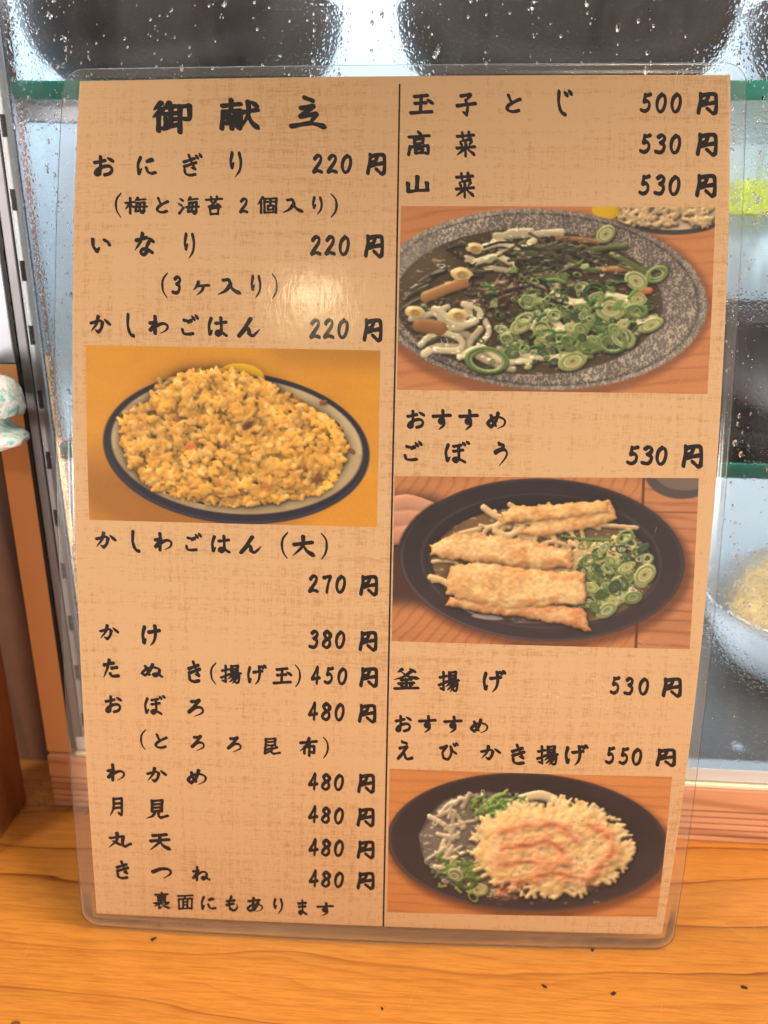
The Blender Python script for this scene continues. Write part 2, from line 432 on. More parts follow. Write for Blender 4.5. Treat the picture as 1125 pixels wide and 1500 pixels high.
class Pic:
    def __init__(s, w, h, seed):
        s.w, s.h, s.k = w, h, 1.25
        s.W, s.H = int(w * s.k), int(h * s.k)
        s.rng = np.random.default_rng(seed)
        s.Y, s.X = np.mgrid[0:s.H, 0:s.W] / s.k
        s.Z = np.zeros((s.H, s.W)); s.C = np.zeros((s.H, s.W, 3)); s.G = np.zeros((s.H, s.W))
        s.hard = np.ones((s.H, s.W))

    def noise(s, sx, sy, oct=3):
        o = 0; t = 0; a = 1.
        for i in range(oct):
            o = o + a * _vnoise(s.W, s.H, max(1.2, sx * s.k / 2 ** i), max(1.2, sy * s.k / 2 ** i), s.rng); t += a; a *= .55
        return o / t

    def ell(s, cx, cy, rx, ry, a=0):
        c, n = math.cos(a), math.sin(a)
        u = ((s.X - cx) * c + (s.Y - cy) * n) / rx; v = (-(s.X - cx) * n + (s.Y - cy) * c) / ry
        return np.sqrt(u * u + v * v)

    def fill(s, m, col, z=None, g=0., jit=0.):
        col = np.array(col, float)
        if m.dtype == bool: m = m.astype(float)
        m3 = m[..., None]
        s.C = s.C * (1 - m3) + col * m3
        if z is not None: s.Z = np.where(m > .5, z, s.Z)
        s.G = np.where(m > .5, g, s.G)

    def _box(s, cx, cy, r):
        x0 = max(0, int((cx - r) * s.k)); x1 = min(s.W, int((cx + r) * s.k) + 2)
        y0 = max(0, int((cy - r) * s.k)); y1 = min(s.H, int((cy + r) * s.k) + 2)
        return (slice(y0, y1), slice(x0, x1)) if x1 > x0 and y1 > y0 else None

    def grain(s, cx, cy, a, b, ang, z0, h, col, g=.25, sq=2.4, over=False):
        B = s._box(cx, cy, max(a, b) + 1)
        if B is None: return
        c, n = math.cos(ang), math.sin(ang)
        X, Y = s.X[B] - cx, s.Y[B] - cy
        u = (X * c + Y * n) / a; v = (-X * n + Y * c) / b
        e = np.abs(u) ** sq + v * v
        z = z0 + h * np.sqrt(np.clip(1 - e, 0, 1))
        m = (e < 1) & ((z > s.Z[B]) | over)
        s.Z[B] = np.where(m, z, s.Z[B]); s.C[B] = np.where(m[..., None], np.array(col, float), s.C[B]); s.G[B] = np.where(m, g, s.G[B])

    def ring(s, cx, cy, rx, ry, th, ang, z0, h, col, inner=None, g=.4, core=None):
        B = s._box(cx, cy, max(rx, ry) + th + 1)
        if B is None: return
        c, n = math.cos(ang), math.sin(ang)
        X, Y = s.X[B] - cx, s.Y[B] - cy
        u = (X * c + Y * n) / rx; v = (-X * n + Y * c) / ry
        d = np.sqrt(u * u + v * v)
        e = (d - 1) * min(rx, ry) / th
        z = z0 + h * np.sqrt(np.clip(1 - e * e, 0, 1))
        m = (np.abs(e) < 1) & (z > s.Z[B] - h * .6)
        if inner is not None:
            mi = (d < 1) & (z0 > s.Z[B] - h)
            t = np.clip(d, 0, 1)[..., None]
            ci = np.array(inner, float) * (1 - t * .25)
            s.C[B] = np.where(mi[..., None], ci, s.C[B]); s.Z[B] = np.where(mi, z0 + h * .35 * d, s.Z[B]); s.G[B] = np.where(mi, g, s.G[B])
            if core is not None:
                mc = d < .3
                s.C[B] = np.where((mi & mc)[..., None], np.array(core, float), s.C[B]); s.Z[B] = np.where(mi & mc, z0 - h * .3, s.Z[B])
        k = np.clip(e * .5 + .5, 0, 1)[..., None]
        cc = np.array(col, float) * (.8 + .35 * k)
        s.Z[B] = np.where(m, z, s.Z[B]); s.C[B] = np.where(m[..., None], cc, s.C[B]); s.G[B] = np.where(m, g, s.G[B])

    def tube(s, pts, r, z0, h, col, g=.4, r1=None, over=False):
        pts = np.array(pts, float)
        P = []
        n = len(pts)
        for i in range(n - 1):
            p0, p1, p2, p3 = pts[max(i - 1, 0)], pts[i], pts[i + 1], pts[min(i + 2, n - 1)]
            L = np.hypot(*(p2 - p1)); m = max(2, int(L / 1.2))
            for t in np.arange(m) / m:
                P.append(.5 * ((2 * p1) + (p2 - p0) * t + (2 * p0 - 5 * p1 + 4 * p2 - p3) * t * t + (-p0 + 3 * p1 - 3 * p2 + p3) * t ** 3))
        P.append(pts[-1])
        for i, p in enumerate(P):
            rr = r if r1 is None else r + (r1 - r) * i / len(P)
            B = s._box(p[0], p[1], rr + 1)
            if B is None: continue
            e = ((s.X[B] - p[0]) ** 2 + (s.Y[B] - p[1]) ** 2) / rr ** 2
            z = z0 + h * np.sqrt(np.clip(1 - e, 0, 1))
            m = (e < 1) & ((z > s.Z[B]) | over)
            s.Z[B] = np.where(m, z, s.Z[B]); s.C[B] = np.where(m[..., None], np.array(col, float), s.C[B]); s.G[B] = np.where(m, g, s.G[B])

    def poly(s, pts):
        pts = np.array(pts, float); ins = np.zeros((s.H, s.W), bool); D = np.full((s.H, s.W), 1e9)
        X = s.X + (s.wob if hasattr(s, 'wob') else 0); Y = s.Y + (s.wob2 if hasattr(s, 'wob2') else 0)
        for (x0, y0), (x1, y1) in zip(pts, np.roll(pts, -1, 0)):
            cr = ((y0 > Y) != (y1 > Y))
            xx = (x1 - x0) * (Y - y0) / (y1 - y0 + 1e-9) + x0
            ins ^= cr & (X < xx)
            t = np.clip(((X - x0) * (x1 - x0) + (Y - y0) * (y1 - y0)) / ((x1 - x0) ** 2 + (y1 - y0) ** 2 + 1e-9), 0, 1)
            D = np.minimum(D, np.hypot(X - x0 - t * (x1 - x0), Y - y0 - t * (y1 - y0)))
        return np.where(ins, D, -D)

    def batter(s, pts, z0, h, edge, col, col2, lump=3., wob=5.):
        s.wob = (s.noise(9, 9) - .5) * wob * 2; s.wob2 = (s.noise(9, 9) - .5) * wob * 2
        d = s.poly(pts); del s.wob, s.wob2
        m = d > 0
        n1 = s.noise(16, 12, 4); n2 = s.noise(5, 4, 2)
        z = z0 + h * np.sqrt(np.clip(d / edge, 0, 1)) + (n1 - .5) * lump * 2.2 + (n2 - .5) * lump
        t = np.clip((n1 - .42) * 3 + (1 - np.clip(d / edge, 0, 1)) * .7, 0, 1)[..., None]
        c = np.array(col, float) * (1 - t) + np.array(col2, float) * t
        c = c * (.9 + .2 * n2[..., None])
        s.Z = np.where(m, z, s.Z); s.C = np.where(m[..., None], c, s.C); s.G = np.where(m, .12, s.G)

    def streak(s, pts, w, col, up=2., k=1.):
        pts = np.array(pts, float); D = np.full((s.H, s.W), 1e9)
        wx = (s.noise(10, 8) - .5) * w * 1.6; wy = (s.noise(10, 8) - .5) * w * 1.6
        for (x0, y0), (x1, y1) in zip(pts[:-1], pts[1:]):
            X, Y = s.X + wx, s.Y + wy
            t = np.clip(((X - x0) * (x1 - x0) + (Y - y0) * (y1 - y0)) / ((x1 - x0) ** 2 + (y1 - y0) ** 2 + 1e-9), 0, 1)
            D = np.minimum(D, np.hypot(X - x0 - t * (x1 - x0), Y - y0 - t * (y1 - y0)))
        f = s.noise(14, 2.2, 3)
        t = np.clip((1 - D / w) * 1.5, 0, 1) * np.clip((f - .28) * 2.6, 0, 1) * k
        s.C = s.C * (1 - t[..., None]) + np.array(col, float) * t[..., None]
        s.Z = s.Z + np.clip(1 - D / w, 0, 1) * up + (f - .5) * 1.6 * (D < w * 1.4)

    def wood(s, m, base, dark, sx, sy, ang=0, lines=0.5):
        c, n = math.cos(ang), math.sin(ang)
        u = s.X * c + s.Y * n; v = -s.X * n + s.Y * c
        nn = s.noise(90, 20, 2)
        w = np.sin(v / sy * 6.28 + nn * 4) * .5 + .5
        w = w ** 5 * lines
        f = s.noise(30, 1.6, 2)
        t = np.clip(w + (f - .5) * .35 + (nn - .5) * .5, 0, 1)[..., None]
        s.fill(m, np.array(base) * (1 - t) + np.array(dark) * t, 0, .0)

    def shade(s, broth=None, lx=-.35, ly=-.6, lz=.75, zs=1., ao=6, aok=.05, amb=.45, dif=.62, spec=.35):
        Z = (_blur(s.Z, 1) * .5 + _blur(s.Z, 2) * .5) * zs * s.k
        gy, gx = np.gradient(Z)
        gx = np.clip(gx, -2.2, 2.2); gy = np.clip(gy, -2.2, 2.2)
        il = 1 / np.sqrt(gx * gx + gy * gy + 1)
        L = np.array([lx, ly, lz]); L /= np.linalg.norm(L)
        ndl = np.clip((-gx * L[0] - gy * L[1] + L[2]) * il, 0, 1)
        Hh = L + np.array([0, -.25, .97]); Hh /= np.linalg.norm(Hh)
        ndh = np.clip((-gx * Hh[0] - gy * Hh[1] + Hh[2]) * il, 0, 1)
        o = np.clip(1 - np.clip(_blur(s.Z, ao) - s.Z, 0, 30) * aok, .25, 1) * np.clip(1 - np.clip(_blur(s.Z, ao * 3) - s.Z, 0, 30) * aok * .5, .4, 1)
        if broth:
            lv, bc, dp, msk = broth
            t = (np.clip((lv - s.Z) / dp, 0, .8) * msk)[..., None]; s.C = s.C * (1 - t) + np.array(bc, float) * t
            wave = s.noise(9, 4, 2); g = np.clip((wave - .66) * 9, 0, 1) * (s.Z < lv) * msk
            s.C = s.C + g[..., None] * np.array([70, 68, 60]); gx = gx * (1 - .6 * t[..., 0]); gy = gy * (1 - .6 * t[..., 0])
        flat = 1 / (amb + dif * L[2])
        c = s.C * ((amb + dif * ndl) * flat * o)[..., None]
        c = c + (s.G * spec * ndh ** 28 * o)[..., None] * 255
        c = c * .55 + np.stack([_blur(c[..., k], 1) for k in range(3)], -1) * .45
        c = c * (1 + (s.rng.random((s.H, s.W, 1)) - .5) * .07)
        return np.clip(c, 3, 255)


def scallion(p, x, y, r, z, light=False):
    q = p.rng
    a = q.normal(.1, .5); f = q.uniform(.5, .85)
    g = [(98, 114, 62), (78, 96, 52), (126, 138, 80), (60, 80, 46), (150, 156, 104)][q.integers(5)]
    if light:
        p.ring(x, y, r, r * f, max(1.2, r * .16), a, z, 2.2, (158, 162, 100), (206, 196, 146), .35)
        p.ring(x, y, r * .62, r * .6 * f, max(.9, r * .09), a, z + .6, 1.2, (186, 182, 126), None, .3)
        p.ring(x + q.normal(0, 1), y, r * .28, r * .28 * f, max(.9, r * .1), a, z + .6, 1.2, (168, 160, 96), (128, 116, 70), .3)
    elif q.random() < .35:
        p.ring(x, y, r, r * f, max(1.1, r * .15), a, z, 2.4, g, tuple(.55 * v + 60 for v in g), .35)
        p.ring(x + q.normal(0, .8), y + q.normal(0, .6), r * .5, r * .5 * f, max(.9, r * .11), a, z + .4, 1.5, tuple(v * 1.12 for v in g), None, .3)
    else:
        p.ring(x, y, r, r * f, max(1.1, r * q.uniform(.13, .2)), a, z, 2.6, g, None, .4)
        if r > 8: p.ring(x + q.normal(0, 1), y + q.normal(0, 1), r * .66, r * .62 * f, max(1., r * .1), a + .3, z - .5, 2., tuple(v * 1.15 for v in g), None, .35)


def pic_rice():
    p = Pic(431, 258, 3)
    n = p.noise(50, 30)
    p.fill(np.ones((p.H, p.W)), np.stack([228 - 10 * n, 158 - 14 * n, 44 + 10 * n], -1) + 0, 0)
    sh = np.clip(1.25 - p.ell(150, 168, 190, 112), 0, .35) / .35 * np.clip((p.Y - 120) / 80, 0, 1)
    p.fill(_blur(sh, 4) * .72, (150, 92, 36))
    p.fill(_blur(np.clip((p.X - 250) / 40, 0, 1) * np.clip(1.6 - p.ell(425, -6, 190, 28), 0, 1), 3) * .5, (160, 106, 40))
    a = .045
    d = p.ell(221, 146, 198, 112, a)
    p.fill(np.clip((1 - d) * 60, 0, 1), (38, 36, 52), 0, .2)
    hl = np.clip(1 - np.abs(d - .965) * 70, 0, 1) * np.clip((p.Y - 120) / 90, 0, 1)
    p.fill(hl * .35, (120, 118, 130))
    di = p.ell(222, 142, 187, 101, a)
    n = p.noise(40, 40)
    p.fill(np.clip((1 - di) * 50, 0, 1), np.stack([214 + 8 * n, 186 + 8 * n, 140 + 10 * n], -1), 0, .1)
    p.fill(np.clip((di - .9) * 9, 0, 1) * (di < 1) * .35 * (p.Y > 150), (150, 110, 64))
    # yellow pickle behind the mound
    p.fill(np.clip((1 - p.ell(232, 40, 34, 18, .1)) * 14, 0, 1), (236, 178, 34), 4, .3)
    q = p.rng
    n = p.noise(34, 26, 3)
    d0 = p.ell(216, 142, 172, 88, .05); d1 = p.ell(196, 86, 104, 54, .05)
    md = np.minimum(d0, d1) + (n - .5) * .16
    n3 = p.noise(17, 13, 3)
    M = np.sqrt(np.clip(1 - md ** 2, 0, 1)) * 36 + (n - .5) * 30 + (n3 - .5) * 34
    on = md < 1
    p.fill(on, (196, 142, 66), np.where(on, M - 4, 0), .1)
    k = 0; cl = p.noise(24, 18, 3)
    while k < 3000:
        x, y = q.uniform(36, 404), q.uniform(28, 240)
        i, j = min(p.H - 1, int(y * p.k)), min(p.W - 1, int(x * p.k))
        if md[i, j] > .98: continue
        k += 1
        t = q.random(); br = q.uniform(.86, 1.06)
        lum = 1 + .06 * (x - 200) / 200
        col = np.array([242, 190, 96]) * (1 - t * .5) + np.array([222, 160, 70]) * t * .5
        if q.random() < .18: col = np.array([248, 214, 142])
        p.grain(x, y, q.uniform(4.5, 9), q.uniform(2.6, 3.9), q.normal(.15, 1.0), M[i, j] + q.uniform(-5, 3), q.uniform(2.0, 3.4), col * br * lum * (.74 + .46 * cl[i, j]) * np.array([1.05, .98, .86]), .22)
    for x, y, r, c in [(158, 144, 9, (218, 116, 62)), (138, 104, 7, (206, 120, 66)), (255, 128, 8, (212, 120, 66)), (198, 196, 6, (214, 124, 70)), (108, 88, 8, (190, 116, 60)), (172, 62, 8, (150, 90, 48)),
                       (268, 200, 7, (206, 112, 60)), (80, 118, 7, (204, 136, 84)), (240, 112, 9, (92, 54, 40)), (196, 138, 7, (120, 66, 40)), (338, 186, 12, (128, 76, 44)), (350, 76, 6, (150, 84, 52)), (304, 142, 9, (150, 100, 56)), (120, 128, 7, (160, 100, 60)),
                       (190, 46, 8, (176, 130, 80)), (70, 92, 7, (186, 120, 72)), (392, 146, 6, (140, 86, 48)), (228, 212, 7, (150, 92, 50)), (150, 52, 6, (200, 140, 80)), (322, 170, 10, (150, 96, 52))]:
        i, j = int(y * p.k), int(x * p.k)
        p.grain(x, y, r, r * .62, q.uniform(-1, 1), M[i, j] + 1, 5.5, c, .3, 2.)
    p.C = p.C * .55 + np.stack([_blur(p.C[..., k], 3) for k in range(3)], -1) * .45 * (md < .97)[..., None] + p.C * .45 * (md >= .97)[..., None]
    return p.shade(zs=.4, ao=7, aok=.05, spec=.16, amb=.74, dif=.32)


def pic_sansai():
    p = Pic(458, 272, 5); q = p.rng
    p.wood(np.ones((p.H, p.W)), (206, 134, 84), (172, 104, 62), 60, 19, -.12, .5)
    p.fill(_blur((p.ell(212, 146, 246, 138) < 1).astype(float), 5) * .6, (110, 62, 40))
    # neighbour dish in the top corner
    p.fill(np.clip((1 - p.ell(392, 8, 84, 33, .02)) * 20, 0, 1), (70, 66, 66)); p.fill(np.clip((1 - p.ell(390, 6, 80, 28, .02)) * 20, 0, 1), (226, 196, 158), 0)
    p.fill(np.clip((1 - p.ell(300, 4, 22, 14)) * 20, 0, 1), (226, 178, 40), 0)
    for i in range(150):
        x, y = q.uniform(320, 452), q.uniform(-2, 27)
        p.grain(x, y, 6, 3, q.normal(0, .8), 4 + q.uniform(0, 5), 3.5, np.array([226, 188, 138]) * q.uniform(.8, 1.05), .2)
    # speckled grey bowl
    d = p.ell(207, 136, 245, 133, .05)
    sp = p.noise(1.9, 1.9, 2); big = p.noise(40, 30); st = p.noise(2.2, 7, 2)
    di = p.ell(190, 140, 197, 107, .03)
    t = np.clip((sp - .46) * 4.5 + (st - .5) * 2.5, 0, 1)[..., None]
    wall = np.array([178, 160, 140]) * t + np.array([104, 94, 88]) * (1 - t)
    wall = wall * (.82 + .3 * big[..., None]) * (1.05 - .22 * np.clip((p.Y[..., None] - 130) / 140, -1, 1) * np.clip((230 - p.X[..., None]) / 200, -1, 1))
    lip = np.clip(1 - np.abs(d - .972) * 34, 0, 1)[..., None]
    wall = wall * (1 - lip * .0) + (np.array([178, 164, 150]) - wall) * lip * .35
    edge = np.clip(1 - np.abs(d - .94) * 60, 0, 1)[..., None]
    wall = wall * (1 - edge * .3)
    p.fill(np.clip((1 - d) * 70, 0, 1), wall, 0, .05)
    # soup
    n = p.noise(26, 18); n2 = p.noise(8, 3)
    broth = np.array([74, 58, 44]) * (.7 + .6 * n[..., None])
    p.fill(np.clip((1 - di) * 60, 0, 1), broth, -2, .1)
    p.fill(np.clip((n2 - .6) * 8, 0, 1) * (di < .97) * .35 * np.clip((150 - p.X) / 80, 0, 1), (168, 168, 160))
    p.fill(_blur(np.clip((1 - p.ell(36, 84, 44, 42)) * 2, 0, .8), 4) * .7, (148, 140, 126))
    ins = lambda x, y: ((x - 190) / 190) ** 2 + ((y - 140) / 101) ** 2 < .93
    udon = (226, 208, 166)
    for pts in ([(40, 196), (70, 184), (104, 190), (96, 206), (60, 206), (40, 216)], [(52, 150), (76, 176), (108, 168), (100, 150)], [(86, 214), (118, 214), (140, 226), (190, 222)],
                [(120, 180), (104, 206), (130, 226), (170, 238)], [(226, 128), (262, 138), (300, 126), (330, 132)], [(150, 210), (200, 214), (240, 200)], [(196, 172), (220, 160), (236, 182), (262, 190)],
                [(160, 50), (140, 72), (110, 82)], [(108, 66), (132, 58), (162, 40), (192, 38)], [(98, 76), (134, 88), (166, 92)], [(310, 150), (344, 160), (376, 162)], [(198, 110), (228, 118), (246, 98)], [(260, 170), (300, 172), (330, 180)],
                [(182, 168), (196, 150), (214, 142)], [(120, 130), (150, 120), (170, 118)], [(20, 168), (50, 160), (74, 150)], [(300, 200), (330, 196), (352, 180)], [(140, 44), (180, 42), (236, 38)]):
        j = q.uniform(-2, 2, 2)
        p.tube([(x + j[0], y + j[1]) for x, y in pts], q.uniform(4.8, 6.6), q.uniform(0, 4), 3.6, np.array(udon) * q.uniform(.88, 1.04), .35)
    # dark greens and browns
    for i in range(120):
        x, y = q.normal(205, 62), q.normal(76, 26)
        if not ins(x, y): continue
        L = q.uniform(12, 46); a = q.normal(.12, .4); c = [(58, 60, 40), (74, 78, 50), (42, 40, 32), (92, 84, 56), (60, 52, 40)][q.integers(5)]
        dx, dy = L / 2 * math.cos(a), L / 2 * math.sin(a)
        p.tube([(x - dx, y - dy), (x + q.normal(0, 3), y + q.normal(0, 3)), (x + dx, y + dy)], q.uniform(1.4, 3.0), q.uniform(3, 8), 3, c, .5)
    for i in range(40):
        x, y = q.normal(140, 34), q.normal(135, 24)
        if not ins(x, y): continue
        L = q.uniform(10, 40); a = q.normal(-.6, .6); dx, dy = L / 2 * math.cos(a), L / 2 * math.sin(a)
        p.tube([(x - dx, y - dy), (x + q.normal(0, 5), y + q.normal(0, 5)), (x + dx, y + dy)], q.uniform(1.5, 3.2), q.uniform(2, 6), 3, [(72, 50, 36), (52, 40, 32), (96, 68, 48)][q.integers(3)], .6)
    for i in range(26):
        a = q.uniform(2.4, 4.0); x, y = 190 + 168 * math.cos(a), 140 - 84 * math.sin(a) * .9
        p.tube([(x - 16, y + 10), (x, y), (x + 18, y - 8)], q.uniform(1.5, 2.6), 2, 3, (64, 64, 50), .6)
    for (x0, y0, x1, y1, r, c) in [(40, 134, 98, 112, 9, (166, 116, 70)), (32, 176, 62, 180, 11, (150, 100, 60)), (196, 96, 266, 118, 5.5, (96, 92, 56)), (272, 94, 338, 90, 4.5, (176, 126, 78)), (230, 46, 290, 52, 4, (150, 100, 68)), (310, 70, 360, 96, 5, (92, 100, 58)), (170, 66, 250, 76, 4, (78, 84, 50)), (186, 60, 262, 62, 3.5, (66, 74, 44)), (274, 64, 330, 58, 4, (84, 92, 56))]:
        p.tube([(x0, y0), ((x0 + x1) / 2, (y0 + y1) / 2 - 1), (x1, y1)], r, 5, r * .7, c, .4)
        m = q.normal(0, .1)
    for x, y, r in [(92, 100, 17), (88, 160, 16), (24, 156, 15), (110, 62, 14)]:
        p.grain(x, y, r, r * .62, .1, 6, 6, (222, 192, 134), .4, 2.); p.ring(x, y, r * .34, r * .22, 2, .1, 12, 2, (186, 146, 84), (196, 160, 100), .3)
    for x, y, r in [(352, 126, 9), (364, 122, 8)]: p.grain(x, y, r, r * .7, 0, 5, 5, (196, 116, 66), .5, 2.)
    for i in range(190):
        x, y = q.normal(262, 74), q.normal(170, 38)
        if not ins(x, y) or x < 112: continue
        scallion(p, x, y, min(15, 3.5 + q.exponential(3.4)), q.uniform(3, 9), q.random() < .08)
    for x, y, r in [(310, 148, 19), (212, 182, 15), (180, 176, 13), (258, 226, 18), (346, 108, 15), (286, 190, 22), (330, 190, 17), (290, 132, 10), (370, 172, 15), (376, 98, 14), (300, 40, 13), (190, 140, 12), (316, 170, 8)]:
        scallion(p, x, y, r, 9, r in (19, 15, 13, 18))
    for pts in ([(226, 128), (262, 140), (306, 130), (336, 134)], [(196, 176), (218, 162), (238, 176), (252, 194)], [(222, 186), (250, 178), (276, 192)], [(176, 214), (210, 222), (244, 218), (262, 206)],
                [(60, 152), (84, 172), (112, 170), (120, 152), (96, 144)], [(34, 204), (58, 186), (92, 196), (90, 212), (56, 212)], [(92, 222), (124, 208), (156, 226), (196, 226)], [(120, 204), (134, 186), (128, 168)], [(348, 160), (362, 178), (378, 172)],
                [(126, 60), (150, 54), (176, 60), (196, 50)], [(112, 82), (140, 74), (168, 84)]):
        p.tube(pts, q.uniform(4.4, 6), 5.5, 3.4, np.array(udon) * q.uniform(.9, 1.05), .35)
    for x, y, r, f in [(132, 226, 29, .62), (314, 198, 20, .7), (280, 204, 15, .6), (348, 152, 14, .6)]:
        p.ring(x, y, r, r * f, 2.6, .1, 10, 3, (104, 124, 66), None, .4); p.ring(x + 1, y, r * .82, r * f * .8, 1.4, .1, 9, 2, (150, 160, 104), None, .3)
    for i in range(44):
        x, y = q.normal(266, 70), q.normal(174, 34)
        if ins(x, y) and x > 120: scallion(p, x, y, min(12, 3.5 + q.exponential(3.)), q.uniform(8, 12), q.random() < .1)
    for i in range(36):
        x, y = q.normal(270, 60), q.normal(170, 34)
        if not ins(x, y): continue
        a = q.uniform(-.9, .3); L = q.uniform(10, 26)
        p.tube([(x, y), (x + L * .5 * math.cos(a), y + L * .5 * math.sin(a) - 2), (x + L * math.cos(a), y + L * math.sin(a))], q.uniform(1.6, 3), 9, 3, [(74, 110, 52), (104, 138, 66), (58, 92, 46)][q.integers(3)], .5)
    for i in range(26):
        x, y = q.uniform(20, 370), q.uniform(44, 236)
        if ins(x, y): p.ring(x, y, q.uniform(2, 9), q.uniform(2, 5), .8, q.uniform(0, 3), 2, 1.5, (206, 204, 190), None, .7)
    return p.shade((9.0, (92, 74, 52), 12, (di < .985) * 1.), zs=.42, ao=5, aok=.045, spec=.45)


def black_bowl(p, out, inn, a):
    cx, cy, rx, ry = out
    p.fill(_blur((p.ell(cx + 6, cy + 8, rx * 1.02, ry * 1.02, a) < 1).astype(float), 6) * .7, (92, 50, 34))
    d = p.ell(cx, cy, rx, ry, a); n = p.noise(60, 40)
    lit = np.clip((p.Y - cy) / ry, -1, 1)
    c = np.stack([52 + 12 * n + 10 * lit, 42 + 10 * n + 8 * lit, 44 + 10 * n + 8 * lit], -1)
    p.fill(np.clip((1 - d) * 70, 0, 1), c, 0, 0)
    lip = np.clip(1 - np.abs(d - .975) * 60, 0, 1) * (.25 + .6 * np.clip(-(p.X - cx) / rx * .5 + lit * .6, 0, 1))
    p.fill(lip * .6, (150, 130, 128))
    di = p.ell(*inn, a)
    l2 = np.clip(1 - np.abs(di - 1) * 50, 0, 1) * (.3 + .4 * n)
    p.fill(l2 * .45, (140, 122, 118))
    wall = (di < 1) * np.clip(1 - di, 0, .22) / .22
    p.fill(wall * .5 * np.clip(.6 - lit, 0, 1), (24, 18, 20)); p.fill((di < 1) * np.clip((di - .8) * 5, 0, 1) * np.clip(lit, 0, 1) * .35, (96, 82, 80))
    for k in range(14):
        a0 = p.rng.uniform(.3, 2.6); w = np.clip(1 - np.abs(di - p.rng.uniform(.84, .98)) * 70, 0, 1) * np.clip(1 - np.abs(np.arctan2(p.Y - inn[1], p.X - inn[0]) - a0) * 9, 0, 1)
        p.fill(w * .6, (176, 160, 154))
    return d, di


